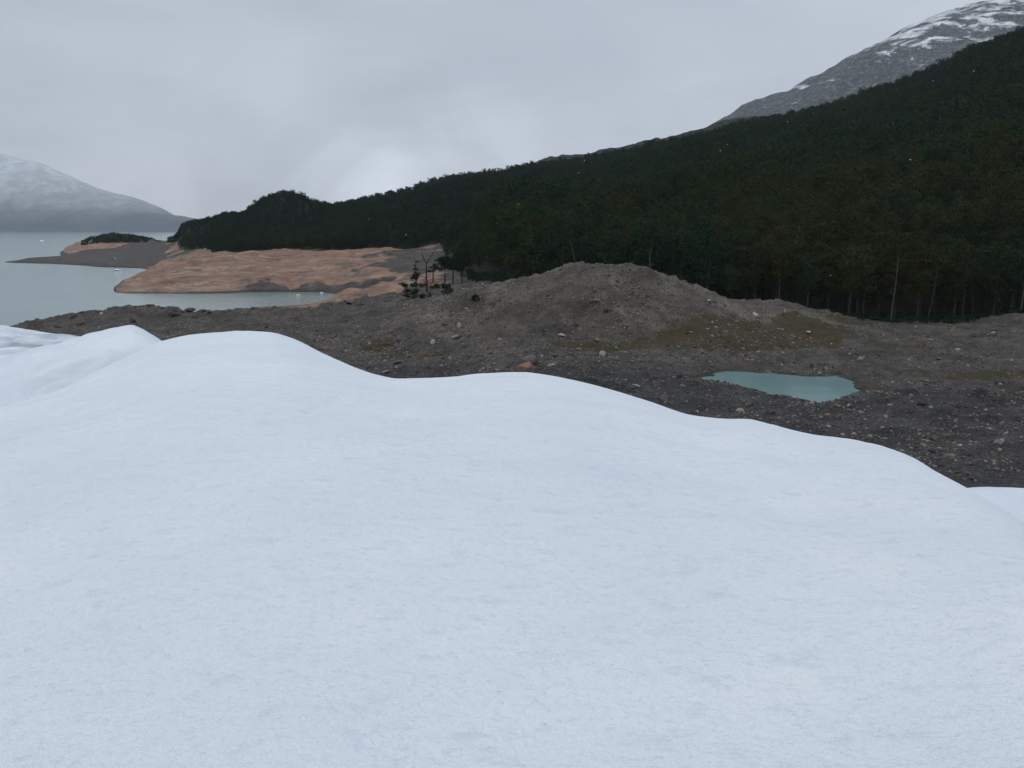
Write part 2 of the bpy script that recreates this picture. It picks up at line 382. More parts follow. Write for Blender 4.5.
# displacement
mor = (1 - smooth(270, 300, Y)) * (1 - fm)
land = smooth(-0.5, 1.0, Z)
und = fbm(X / 15, Y / 15, 3, 3) * 0.60 + fbm(X / 4.4, Y / 4.4, 3, 5) * 0.34 + np.abs(fbm(X / 1.4, Y / 1.4, 2, 6)) * 0.20 + np.maximum(0, fbm(X / 2.6, Y / 2.6, 2, 8) - .35) * 0.8
und += smooth(700, 860, PX) * (0.75 * (1 - np.abs(fbm(X / 34 + 3, Y / 9, 3, 301))) - 0.5) * smooth(95, 120, Y) * (1 - smooth(178, 192, Y))
und += 0.28 * (1 - np.abs(fbm((X - 18) / 2.6, Y / 14, 3, 305)) - 0.6) * smooth(155, 165, Y) * (1 - smooth(183, 190, Y)) * smooth(480, 540, PX) * (1 - smooth(690, 740, PX))
und *= 0.55 + 0.45 * smooth(60, 120, Y)
rid = fbm((X * 0.92 + Y * 0.4) / 34, (Y * 0.92 - X * 0.4) / 10, 5, 11)
rockd = np.abs(rid) * 3.6 - 1.6 + fbm(X / 5, Y / 5, 3, 12) * 0.35 + fbm(X / 30, Y / 30, 2, 15) * 1.2
shore = smooth(215, 245, Y) * (1 - smooth(275, 285, Y)) * (1 - smooth(330, 420, PX))
Zd = Z + mor * land * (und + shore * np.abs(fbm(X / 4, Y / 4, 3, 44)) * 1.1) + rock * land * rockd * smooth(0.2, 3.5, Z) + fm * (fbm(X / 85, Y / 85, 3, 21) * 7.0 * smooth(230, 420, Y) * (0.25 + 0.75 * smooth(330, 480, PX)))
# the pond: level 5.2, outline in metres
def pond_pt(px, py, z=5.2):
    s = slope(py); Yp = (z - CZ) / s
    return upix(px, py) * Yp, Yp
PZ = 5.2
outline_px = [(694, 378), (727, 371.5), (774, 372.5), (797, 376.5), (832, 376.5), (850, 381), (860, 386), (852, 393), (834, 400), (822, 404), (810, 402), (778, 396.5), (752, 390), (729, 384), (713, 381.5)]
outline = np.array([pond_pt(*q) for q in outline_px])
def sdf_poly(X, Y, P):
    d = np.full(X.shape, 1e9); inside = np.zeros(X.shape, bool)
    n = len(P)
    for i in range(n):
        a = P[i]; b = P[(i + 1) % n]
        ex, ey = b - a
        t = np.clip(((X - a[0]) * ex + (Y - a[1]) * ey) / (ex * ex + ey * ey), 0, 1)
        d = np.minimum(d, np.hypot(X - a[0] - t * ex, Y - a[1] - t * ey))
        c = ((a[1] > Y) != (b[1] > Y)) & (X < (b[0] - a[0]) * (Y - a[1]) / (b[1] - a[1] + 1e-12) + a[0])
        inside ^= c
    return np.where(inside, -d, d)
sub = (Y > 80) & (Y < 175) & (PX > 600) & (PX < 1000)
sd = np.full(X.shape, 99.0)
sd[sub] = sdf_poly(X[sub], Y[sub], outline)
sd = sd + 1.0 * fbm(X / 2.4, Y / 2.4, 3, 51)
bank = PZ + np.clip(sd * 0.28, -1.5, 0.55)
wgt = 1 - smooth(1.0, 5.0, sd)
Zd = Zd * (1 - wgt) + bank * wgt
wet = (1 - smooth(0.3, 1.6, sd)) + (1 - smooth(0.3, 1.2, Zd)) * smooth(200, 215, Y)
wet = np.clip(wet, 0, 1)
G.Z = Zd
silt = 1 - smooth(128, 148, Y + 0.10 * X + 7 * fbm(X / 20, Y / 20, 3, 61))
silt = np.clip(silt * 1.0 + 0.1, 0, 1)
# a point of the ground seen at a pixel
YS = np.geomspace(60, 1150, 4000)
def on_ground(px, py, dz=0.0):
    s = slope(py); u = upix(px, py)
    zr = CZ + s * YS; zg = G.h(u * YS, YS) + dz
    hit = np.where(zg >= zr)[0]
    Yp = YS[hit[0]] if len(hit) else YS[-1]
    return u * Yp, Yp, float(G.h(u * Yp, Yp))
moss = np.zeros_like(Z)
for px, py, rx, ry, a in [(765, 334, 22, 10, 1.0), (700, 338, 12, 8, 1.0), (735, 337, 12, 8, 1.0), (815, 329, 12, 9, 1.0), (850, 322, 8, 6, .7), (600, 347, 14, 3.5, 0.75), (645, 342, 8, 3, 0.7), (992, 377, 22, 5, 0.75), (1060, 380, 22, 5, 0.7),
                          (378, 348, 5, 7, 0.8), (395, 356, 6, 5, 0.6), (430, 358, 5, 5, 0.6), (870, 388, 6, 4, 0.6), (900, 345, 12, 7, 0.5), (470, 305, 10, 8, 0.5), (520, 345, 10, 5, 0.45)]:
    x0, y0, _ = on_ground(px, py)
    d = np.hypot((X - x0) / rx, (Y - y0) / ry)
    moss = np.maximum(moss, a * (1 - smooth(0.35, 1.15, d)))
floor_a = np.clip(fm, 0, 1)
tan = smooth(8.2, 12, Zd) * smooth(150, 165, Y) * (1 - smooth(205, 225, Y)) * (1 - fm) * (0.75 + 0.5 * fbm(X / 9, Y / 9, 3, 401))
tan = np.clip(tan, 0, 1)
me = mesh_from('ground', np.stack([X, Y, Zd], -1).reshape(-1, 3), grid_faces(len(yg), len(ug)), M_ground,
               {'rock': rock * land, 'moss': moss * (1 - fm), 'floor': floor_a, 'silt': silt, 'wet': wet, 'tan': tan})
tag(add('ground', me), 'brown grey moraine ground with red bedrock headland and forest slope', 'ground', kind='structure')

# water
def sheet(name, P, z, mat):
    me = bpy.data.meshes.new(name)
    me.from_pydata([(a, b, z) for a, b in P], [], [tuple(range(len(P)))]); me.materials.append(mat); me.update()
    return add(name, me)
tag(sheet('lake', [(-9000, -700), (9000, -700), (9000, 8600), (-9000, 8600)], 0.0, M_lake), 'grey green glacial lake reaching to the far mountains', 'lake', kind='structure')
cx, cy = outline.mean(0)
big = [(cx + (a - cx) * 1.25, cy + (b - cy) * 1.25) for a, b in outline]
tag(sheet('pond', big, PZ, M_pond), 'milky turquoise meltwater pond in dark gravel', 'pond', kind='structure')

# ------------------------------------------------------------------ far mountains
def mountain_mat(name, base1, base2, snow_lo, snow_hi, tree_c, tree_lo, tree_hi, nscale, dusting=0.38, even=0.4, swing=900.0, snowcol=(0.80, 0.82, 0.85)):
    k = NT(name); p = k.pos()
    sep = k.n('ShaderNodeSeparateXYZ'); k.l(p, sep.inputs[0]); z = sep.outputs['Z']
    n1 = k.noise(p, nscale, 8, 0.68, 0.3); n2 = k.noise(p, nscale * 6, 6, 0.7); n3 = k.noise(k.scale(p, (0.8, 0.35, 1.5), (0, 0.55, 0)), nscale * 4.2, 9, 0.70, 0.6)
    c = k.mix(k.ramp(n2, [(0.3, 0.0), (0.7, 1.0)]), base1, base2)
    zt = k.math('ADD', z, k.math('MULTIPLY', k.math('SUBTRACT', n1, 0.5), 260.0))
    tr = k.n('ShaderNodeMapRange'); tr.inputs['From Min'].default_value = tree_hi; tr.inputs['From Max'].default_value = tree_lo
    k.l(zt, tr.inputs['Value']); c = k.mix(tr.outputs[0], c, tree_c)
    zs = k.math('ADD', z, k.math('MULTIPLY', k.math('SUBTRACT', n3, 0.5), swing))
    sn = k.n('ShaderNodeMapRange'); sn.inputs['From Min'].default_value = snow_lo; sn.inputs['From Max'].default_value = snow_hi
    k.l(zs, sn.inputs['Value'])
    speck = k.ramp(n2, [(0.42, 0.0), (0.62, 1.0)])
    f = k.math('MULTIPLY', sn.outputs[0], k.math('ADD', k.math('MULTIPLY', speck, 1.0 - even), even), True)
    dust = k.math('MULTIPLY', k.math('MULTIPLY', k.ramp(k.noise(p, nscale * 20, 6, 0.8), [(0.5, 0.0), (0.66, 1.0)]), dusting), k.math('SUBTRACT', 1.0, tr.outputs[0]))
    c = k.mix(k.math('MAXIMUM', f, dust), c, snowcol)
    k.color(c); k.bump(n2, 0.7, 12.0)
    return k.m
def fan_mountain(name, rows, us, ys, mat, namp, nscale, label, seed, drop=0.0):
    g = Fan(rows, us, ys)
    nz = fbm(g.X / nscale, g.Y / nscale, 6, seed, 0.52)
    rdg = 1 - np.abs(fbm(g.X / (nscale * 0.6), g.Y / (nscale * 1.2), 4, seed + 9))
    g.Z = g.Z + drop + (nz * 0.6 + (rdg - 0.6) * 0.5) * namp * np.clip(smooth(0, 60, g.Z) * 1.0, 0, 1)
    me = mesh_from(name, np.stack([g.X, g.Y, g.Z], -1).reshape(-1, 3), grid_faces(len(ys), len(us)), mat)
    return tag(add(name, me), label, 'mountain', kind='structure')
crestL = [(-500, 70), (-300, 98), (-150, 120), (-60, 137), (0, 150), (30, 158), (60, 169), (100, 186), (150, 205), (185, 217.5), (215, 227), (260, 234), (400, 240), (560, 241)]
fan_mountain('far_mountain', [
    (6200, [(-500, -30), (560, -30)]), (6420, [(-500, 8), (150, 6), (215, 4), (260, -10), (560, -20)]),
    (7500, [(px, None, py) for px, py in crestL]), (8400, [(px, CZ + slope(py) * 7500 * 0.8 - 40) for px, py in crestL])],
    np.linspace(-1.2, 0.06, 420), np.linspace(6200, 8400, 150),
    mountain_mat('far_mountain_material', (0.15, 0.16, 0.17), (0.24, 0.25, 0.26), 140, 500, (0.070, 0.090, 0.112), 60, 240, 0.0016, 0.12, 0.62, 420.0, (0.57, 0.60, 0.635)), 60, 900,  # upper snow evened to sky grey, so the cloud fade is painted in
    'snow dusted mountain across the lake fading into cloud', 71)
crestR = [(500, 178), (600, 164), (660, 143), (690, 131), (707, 124), (749, 101), (771, 94), (800, 83), (827, 69), (865, 52), (902, 30), (940, 15), (977, 1), (1020, -14), (1100, -45), (1250, -90)]
fan_mountain('snowy_mountain', [
    (1500, [(500, 20), (1250, 60)]), (1750, [(500, 30), (700, 80), (1250, 240)]),
    (2700, [(px, None, py) for px, py in crestR]), (3100, [(px, CZ + slope(py) * 2700 * 0.9 - 60) for px, py in crestR])],
    np.linspace(-0.02, 0.95, 620), np.linspace(1500, 3100, 260),
    mountain_mat('snowy_mountain_material', (0.040, 0.048, 0.054), (0.092, 0.102, 0.110), 600, 690, (0.030, 0.038, 0.036), 190, 380, 0.0042, 0.26, 0.55, 1700.0), 26, 260,
    'grey mountain streaked with snow above the forest', 83, -22.0)
crestM = [(440, 190), (480, 181), (505, 171), (530, 162), (560, 155), (600, 150), (650, 140), (690, 130), (720, 121), (800, 110), (900, 90)]
fan_mountain('wooded_ridge', [
    (1250, [(440, 20), (900, 20)]), (1480, [(px, None, py + 1) for px, py in crestM]), (1700, [(px, CZ + slope(py) * 1480 - 20) for px, py in crestM])],
    np.linspace(-0.09, 0.47, 520), np.linspace(1250, 1700, 110),
    simple('wooded_ridge_material', (0.010, 0.016, 0.013), (0.022, 0.030, 0.022), 0.06, 0.9, 0.8, 6.0, 6, False), 5, 40,
    'low wooded ridge behind the forest skyline', 91)

# ------------------------------------------------------------------ snow under the camera
crest = [(-700, 560), (-300, 500), (-100, 447), (0, 408), (30, 399), (60, 389.5), (92, 373), (130, 355.5), (163, 341), (195, 334.4), (234, 331.5), (269, 332.2), (289, 337.3), (324, 354), (355, 367.5), (377, 375), (400, 378.8), (427, 378), (465, 375.8), (500, 373.2), (520, 373.5), (552, 376.8), (577, 381), (615, 391), (652, 402.5), (695, 415.5), (727, 419), (747, 419.2), (768, 424), (812, 436), (846, 440), (880, 446.6), (914, 458.4), (937, 472), (964, 486.5), (1000, 508), (1040, 535), (1200, 640), (1500, 760)]
rck = [(-700, 11), (-300, 12), (0, 13), (100, 14.5), (234, 16), (300, 15), (390, 12.5), (520, 13), (650, 12), (740, 11), (850, 9.5), (940, 8), (1040, 6.2), (1200, 5), (1500, 4)]
azk = np.array([math.atan(upix(px, py)) for px, py in crest])
# slope along the true ground distance: s / sqrt(1 + u^2)
sk = np.array([slope(py) / math.sqrt(1 + upix(px, py) ** 2) for px, py in crest])
rk_az = np.array([math.atan((px - 512) / F) for px, _ in rck]); rk_r = np.array([r for _, r in rck], float)
front = np.linspace(math.radians(-48), math.radians(48), 1000)
backa = np.linspace(math.radians(48), math.radians(312), 400)[1:-1]
az = np.concatenate([front, backa])
aw = np.where(az > math.pi, az - 2 * math.pi, az)
s_az = pchip(azk, sk, np.clip(aw, azk[0], azk[-1])); r_az = pchip(rk_az, rk_r, np.clip(aw, rk_az[0], rk_az[-1]))
wb = smooth(math.radians(46), math.radians(95), np.abs(aw))          # behind the lens the glacier just rolls on
rr = np.concatenate([[0.02], np.geomspace(0.6, 3.0, 60), np.linspace(3.0, 22, 420)[1:], np.geomspace(22, 70, 40)[1:]])
R_, A_ = np.meshgrid(rr, np.arange(len(az)), indexing='ij')
def blur(a, wdt):
    k_ = np.exp(-0.5 * (np.arange(-3 * wdt, 3 * wdt + 1) / wdt) ** 2); k_ /= k_.sum()
    f_ = a[:1000]; f_ = np.convolve(np.pad(f_, 3 * wdt, mode='edge'), k_, mode='valid')
    m_ = len(a) - 1000
    return np.concatenate([f_, np.full(m_ // 2, f_[-1]), np.full(m_ - m_ // 2, f_[0])])
s_soft = blur(s_az, 130); r_soft = blur(r_az, 130)
mixw = smooth(0.25, 0.92, R_ / r_az[A_])
S = s_az[A_] * mixw + s_soft[A_] * (1 - mixw); RC = r_az[A_] * mixw + r_soft[A_] * (1 - mixw); W = wb[A_]
EYE = 1.6
zf = -EYE / RC ** 2 * R_ ** 2 + (S + 2 * EYE / RC) * R_ - EYE
over = np.clip(R_ - RC * 1.15, 0, None)
zf = zf - 0.010 * over ** 2
zf = np.maximum(zf, -27.5)
zb = -EYE - 0.01 * R_ + 0.35 * fbm(R_ * np.sin(az[A_]) / 9, R_ * np.cos(az[A_]) / 9, 3, 5) * smooth(1.5, 8, R_)
zz = zf * (1 - W) + zb * W
sx = R_ * np.sin(az[A_]); sy = R_ * np.cos(az[A_])
und = fbm(sx / 1.7, sy / 1.7, 3, 101) * 0.026 + fbm(sx / 0.35, sy / 0.35, 3, 105) * 0.0045
und *= smooth(0.5, 2, R_) * (1 - 0.75 * smooth(0.72, 0.95, R_ / RC) * (R_ < RC * 1.05))
zz = zz + und
def snow_point(px, py):
    """where a pixel ray meets the smooth snow"""
    u = upix(px, py); a = math.atan(u); s = slope(py) / math.sqrt(1 + u * u)
    S0 = float(pchip(azk, sk, np.array([a]))[0]); R0 = float(pchip(rk_az, rk_r, np.array([a]))[0])
    A2 = -EYE / R0 ** 2; B2 = S0 + 2 * EYE / R0 - s
    dsc = max(B2 * B2 + 4 * A2 * EYE, 0)
    r = (-B2 + math.sqrt(dsc)) / (2 * A2)
    return r * math.sin(a), r * math.cos(a)
# shallow melt creases in the crust
for pts, dep, wid in [([(228, 420), (245, 413), (262, 411), (300, 405), (340, 398)], 0.020, 0.07), ([(60, 538), (100, 526), (140, 511)], 0.014, 0.05), ([(200, 395), (225, 410), (245, 413)], 0.012, 0.12),
                      ([(390, 425), (450, 414), (520, 408)], 0.010, 0.06), ([(790, 500), (860, 470), (900, 470)], 0.03, 0.35), ([(660, 440), (740, 440), (800, 452)], 0.03, 0.4)]:
    q = [snow_point(*p_) for p_ in pts]
    d = np.full(sx.shape, 9.0)
    for (x0, y0), (x1, y1) in zip(q[:-1], q[1:]):
        ex, ey = x1 - x0, y1 - y0
        t = np.clip(((sx - x0) * ex + (sy - y0) * ey) / (ex * ex + ey * ey), 0, 1)
        d = np.minimum(d, np.hypot(sx - x0 - t * ex, sy - y0 - t * ey))
    zz -= 2.0 * dep * np.exp(-(d / wid) ** 2) * (0.6 + 0.4 * vnoise(sx * 3, sy * 3, 9))
nr, nc = R_.shape
V = np.stack([sx, sy, zz + CZ], -1).reshape(-1, 3)
i0 = (np.arange(nr - 1)[:, None] * nc + np.arange(nc)[None, :]).ravel()
i1 = (np.arange(nr - 1)[:, None] * nc + (np.arange(nc)[None, :] + 1) % nc).ravel()
Fc = np.stack([i0, i0 + nc, i1 + nc, i1], 1)
tag(add('snow', mesh_from('snow', V, Fc, M_snow)), 'smooth white snow mound in front with rounded crests', 'snow', kind='structure')

# hummocks of old snow further down the glacier
def hummock(name, rows, us, ys, dirt_shade_fn, label, seed, amp=0.25):
    g = Fan(rows, us, ys)
    g.Z = g.Z + amp * fbm(g.X / 3.0, g.Y / 3.0, 4, seed) * 0.6 + amp * 0.35 * fbm(g.X / 0.9, g.Y / 0.9, 3, seed + 3)
    me = mesh_from(name, np.stack([g.X, g.Y, g.Z], -1).reshape(-1, 3), grid_faces(len(ys), len(us)), M_ice, {'dirt': dirt_shade_fn(g)})
    return tag(add(name, me), label, 'snow', kind='structure')
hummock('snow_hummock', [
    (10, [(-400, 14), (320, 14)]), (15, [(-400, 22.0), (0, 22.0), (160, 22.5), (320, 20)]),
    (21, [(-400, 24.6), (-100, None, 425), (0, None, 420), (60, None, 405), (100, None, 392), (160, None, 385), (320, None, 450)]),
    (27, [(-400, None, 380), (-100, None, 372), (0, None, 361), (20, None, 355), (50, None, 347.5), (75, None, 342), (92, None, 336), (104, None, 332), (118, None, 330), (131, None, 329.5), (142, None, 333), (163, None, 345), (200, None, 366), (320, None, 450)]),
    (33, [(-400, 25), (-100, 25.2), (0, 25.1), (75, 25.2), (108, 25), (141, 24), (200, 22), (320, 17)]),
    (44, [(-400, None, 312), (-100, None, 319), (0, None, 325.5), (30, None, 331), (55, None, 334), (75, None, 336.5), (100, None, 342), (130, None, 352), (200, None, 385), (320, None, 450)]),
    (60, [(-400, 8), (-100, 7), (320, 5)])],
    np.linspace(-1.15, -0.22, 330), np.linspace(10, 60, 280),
    lambda g: np.clip(smooth(27.5, 30, g.Y) * (1 - smooth(45, 50, g.Y)) * 0.9 + 0.45 * (1 - smooth(21, 25.5, g.Y)) + 0.14, 0, 1), 'lumpy dirty snow hummock beyond the smooth snow', 111, 0.16)  # dirt streaks further back; trough shade painted on the low front slope
hummock('snow_apron', [
    (8, [(600, 4), (1500, 4)]), (14, [(600, 3), (760, 5), (860, 8), (940, 12), (1100, 17), (1300, 18.5), (1500, 18)]), (20, [(600, 3), (760, 7), (860, 12.5), (920, 16), (975, 18.6), (1300, 20), (1500, 19)]),
    (28, [(600, 3), (700, 6), (780, 10.5), (860, 15.5), (915, 18.4), (940, 19.8), (965, None, 493), (985, None, 492), (1024, None, 493), (1150, None, 498), (1300, None, 503), (1500, None, 520)]),
    (38, [(600, 3), (760, 7), (880, 11), (960, 13.5), (1300, 14.5), (1500, 12)]), (56, [(600, 3), (1500, 3)])],
    np.linspace(0.10, 1.15, 240), np.linspace(8, 56, 150), lambda g: 0 * g.X + 0.1, 'low snow apron at the foot of the white mound', 121, 0.05)

# ------------------------------------------------------------------ boulders
def rock_mesh(name, seed, sub=3, flat=0.7, cuts=11):
    bm = bmesh.new(); bmesh.ops.create_icosphere(bm, subdivisions=sub, radius=1.0)
    rs = random.Random(seed)
    planes = []
    for _ in range(cuts):
        d = Vector((rs.uniform(-1, 1), rs.uniform(-1, 1), rs.uniform(-0.6, 1))).normalized(); planes.append((d, rs.uniform(0.42, 0.80)))
    off = Vector((rs.uniform(0, 50), rs.uniform(0, 50), rs.uniform(0, 50)))
    sc = Vector((rs.uniform(0.8, 1.35), rs.uniform(0.75, 1.1), flat * rs.uniform(0.85, 1.15)))
    for v in bm.verts:
        p = v.co.copy()
        for d, k in planes:
            e = p.dot(d) - k
            if e > 0: p -= d * e * 0.97
        p *= 1 + 0.10 * mnoise.noise(p * 1.6 + off) + 0.06 * mnoise.noise(p * 4.5 + off)
        v.co = Vector((p.x * sc.x, p.y * sc.y, p.z * sc.z))
    me = bpy.data.meshes.new(name); bm.to_mesh(me); bm.free()
    me.polygons.foreach_set('use_smooth', [sub < 3] * len(me.polygons) if False else [True] * len(me.polygons))
    return me
RM = {}
for tn, m in TONES.items():
    RM[tn] = []
for i in range(8):
    base = rock_mesh('boulder', 300 + i, 3, [0.62, 0.8, 0.5, 0.9][i % 4])
    for tn, m in TONES.items():
        c = base.copy(); c.materials.append(m); RM[tn].append(c)
taken = []
def boulder(x, y, r, tone, label, group=None, var=None, sink=0.32, scale=(1, 1, 1), rot=None):
    me = RM[tone][random.randrange(8) if var is None else var]
    o = add('boulder', me)
    o.scale = (r * scale[0], r * scale[1], r * scale[2])
    o.rotation_euler = rot or (random.uniform(-.25, .25), random.uniform(-.25, .25), random.uniform(0, 6.28))
    o.location = (x, y, float(G.h(x, y)) + r * 0.62 * scale[2] * (1 - 2 * sink))
    taken.append((x, y, r))
    return tag(o, label, 'boulder', group)
def boulder_px(px, py, wpx, tone, label, **kw):
    x, y, z = on_ground(px, py)
    return boulder(x, y, wpx * y / F / 2, tone, label, **kw)
for args, kw in [
    ((459.5, 327, 6.5, 'pale cream', 'upright cream boulder on the slope left of the gravel mound'), dict(var=3, scale=(0.8, 0.8, 1.7), rot=(0, 0.12, 0.4))),
    ((455, 338, 12, 'pale cream', 'broad cream boulder just below the upright cream one'), dict(var=2, scale=(1, 0.8, 0.8))),
    ((463, 342, 7, 'brown', 'brown boulder touching the right side of the broad cream one'), {}),
    ((529, 364, 15, 'mid grey', 'rounded grey boulder above the red one at the snow edge'), dict(var=1, sink=.2)),
    ((527, 372.5, 25, 'rusty orange', 'large rusty red boulder half hidden by the snow crest'), dict(var=5, sink=.1, scale=(1, .8, .9))),
    ((537, 364, 7, 'dark grey', 'black boulder right behind the rounded grey one at the snow edge'), {}),
    ((553, 366, 12, 'pale grey', 'long whitish slab lying on dark gravel near the red boulder'), dict(var=2, scale=(1.1, .7, .6), rot=(0, -.1, .3))),
    ((562, 336, 8, 'pale cream', 'single bright cream boulder at the foot of the gravel mound'), {}),
    ((578, 350, 7, 'rusty orange', 'orange boulder in the rusty strip below the gravel mound'), {}),
    ((598, 341, 10, 'rusty orange', 'wide rust stained boulder where mound meets the mossy strip'), dict(scale=(1, .8, .6))),
    ((638, 387, 11, 'pale grey', 'slanting whitish slab on the dark gravel left of the pond'), dict(var=0, scale=(1.2, .6, .55), rot=(.1, .35, .2))),
    ((664, 400, 10, 'mid grey', 'grey boulder in a small cluster just above the snow crest'), {}),
    ((673, 401, 6, 'dark grey', 'dark boulder on the right in the cluster above the snow crest'), {}),
    ((657, 402, 6, 'brown', 'small brown boulder on the left in the cluster above the snow crest'), {}),
    ((772, 413, 11, 'dark grey', 'dark rounded boulder on the bank below the pond'), dict(sink=.2)),
    ((800, 425, 12, 'dark grey', 'flat blackish boulder close to the snow below the pond'), dict(scale=(1.2, 1, .5))),
    ((849, 406, 7, 'pale cream', 'pale cream boulder at the right end of the pond'), {}),
    ((855, 397, 8, 'mid grey', 'grey boulder standing at the right rim of the pond'), {}),
    ((923, 406, 12, 'dark grey', 'blue black boulder on the gravel right of the pond'), dict(sink=.2)),
    ((931, 408, 7, 'pale cream', 'cream stone leaning on the blue black boulder right of pond'), {}),
    ((755, 315, 9, 'pale grey', 'white boulder on the mossy flat beneath the forest'), dict(scale=(1.1, .8, .7))),
    ((785, 313, 6, 'pale grey', 'upright white stone beyond the mossy flat near the trees'), dict(scale=(.7, .7, 1.2))),
    ((768, 374, 9, 'rusty orange', 'rusty boulder on the far rim of the turquoise pond'), {}),
    ((778, 374, 6, 'dark grey', 'dark boulder next to the rusty one on the far pond rim'), {}),
    ((598, 301, 9, 'rusty orange', 'rusty boulder high on the face of the gravel mound'), dict(scale=(1.2, .8, .6))),
    ((1000, 442, 8, 'pale cream', 'cream boulder on the dark slope at the far right edge'), {}),
    ((960, 446, 6, 'pale cream', 'pale round stone on the dark slope above the snow apron'), {}),
    ((190, 312, 12, 'brown', 'big round brown boulder on the lakeshore ridge'), dict(sink=.15, scale=(1, .9, 1))),
    ((132, 322, 12, 'dark grey', 'largest blackish boulder on the lakeshore ridge above the snow'), dict(sink=.2, scale=(.9, .8, 1.0))),
    ((176, 316, 13, 'dark grey', 'wide blackish boulder left of the round brown lakeshore boulder'), dict(var=2, sink=.25, scale=(1.1, .9, .8), rot=(0, .1, .2))),
    ((101, 315, 5, 'pale grey', 'small white stone on the dark lakeshore ridge'), {}),
    ((372, 366, 12, 'mid grey', 'grey boulder beside the dip between the two snow crests'), dict(scale=(1, .8, .8))),
    ((398, 363, 14, 'mid grey', 'wide flat grey boulder above the dip between snow crests'), dict(scale=(1.2, .8, .6))),
    ((386, 372, 9, 'pale grey', 'low pale slab against the snow in the dip between crests'), dict(scale=(1.2, .8, .5))),
    ((349, 304, 11, 'mid grey', 'rounded grey boulder in front of the low red outcrop'), dict(sink=.15)),
    ((360, 306, 8, 'dark grey', 'dark boulder just right of the rounded one by the low red outcrop'), {}),
]:
    boulder_px(*args, **kw)

def free(x, y, r):
    return all((x - a) ** 2 + (y - b) ** 2 > (r + c) ** 2 * 0.7 for a, b, c in taken)
zone_txt = {'mound': 'lying on the face of the gravel mound', 'low': 'on the dark gravel between the snow and the pond', 'shore': 'on the lakeshore ridge left of the mound',
            'bank': 'on the gravel bank under the forest edge', 'slope': 'on the brown slope left of the gravel mound', 'right': 'on the grey flat right of the pond'}
def zone_of(px, y):
    if px < 330: return 'shore' if y > 150 else 'low'
    if px < 500: return 'slope'
    if y > 150 and px < 700: return 'mound'
    if y > 150: return 'bank'
    if px > 850: return 'right'
    return 'low'
made = 0; tries = 0
for k in range(34):
    px = random.uniform(30, 330) if k < 12 else random.uniform(60, 210); y = random.uniform(238, 261); x = (px - 512) / F * y
    r = random.uniform(.45, 1.15)
    if float(G.h(x, y)) < .6 or not free(x, y, r): continue
    tn = random.choice(['dark grey', 'dark grey', 'dark grey', 'brown', 'mid grey'])
    boulder(x, y, r, tn, f'large {tn} boulder {zone_txt["shore"]}', f'large {tn} boulders {zone_txt["shore"]}', scale=(1, .9, .8))
tone_pick = ['dark grey'] * 5 + ['mid grey'] * 5 + ['brown'] * 5 + ['pale cream'] * 2 + ['pale grey'] * 2 + ['rusty orange'] * 1
while made < 236 and tries < 20000:
    tries += 1
    px = random.uniform(20, 1040); y = random.choice([random.uniform(85, 190), random.uniform(120, 262)])
    x = (px - 512) / F * y
    pxx, pyy = project(x, y, float(G.h(x, y)))
    if y > float(forest_edge(pxx)) - 5 or y > 262 or (pxx < 330 and y < 180): continue
    if float(G.h(x, y)) < 0.6: continue
    if float(sdf_poly(np.array([x]), np.array([y]), outline)[0]) < 0.8: continue
    crest_y = float(np.interp(pxx, [c[0] for c in crest], [c[1] for c in crest]))
    if pyy > crest_y + 3: continue
    zn = zone_of(pxx, y)
    if zn == 'right' and random.random() < 0.45: continue
    r = min(0.20 * (random.paretovariate(2.0)), 0.72) * (1.25 if zn == 'shore' else 1.0)
    if not free(x, y, r): continue
    tn = random.choice(tone_pick)
    if zn == 'shore' and random.random() < .5: tn = random.choice(['dark grey', 'brown'])
    sz = 'small' if r < 0.42 else 'large'
    boulder(x, y, r, tn, f'{sz} {tn} boulder {zone_txt[zn]}', f'{sz} {tn} boulders {zone_txt[zn]}')
    made += 1

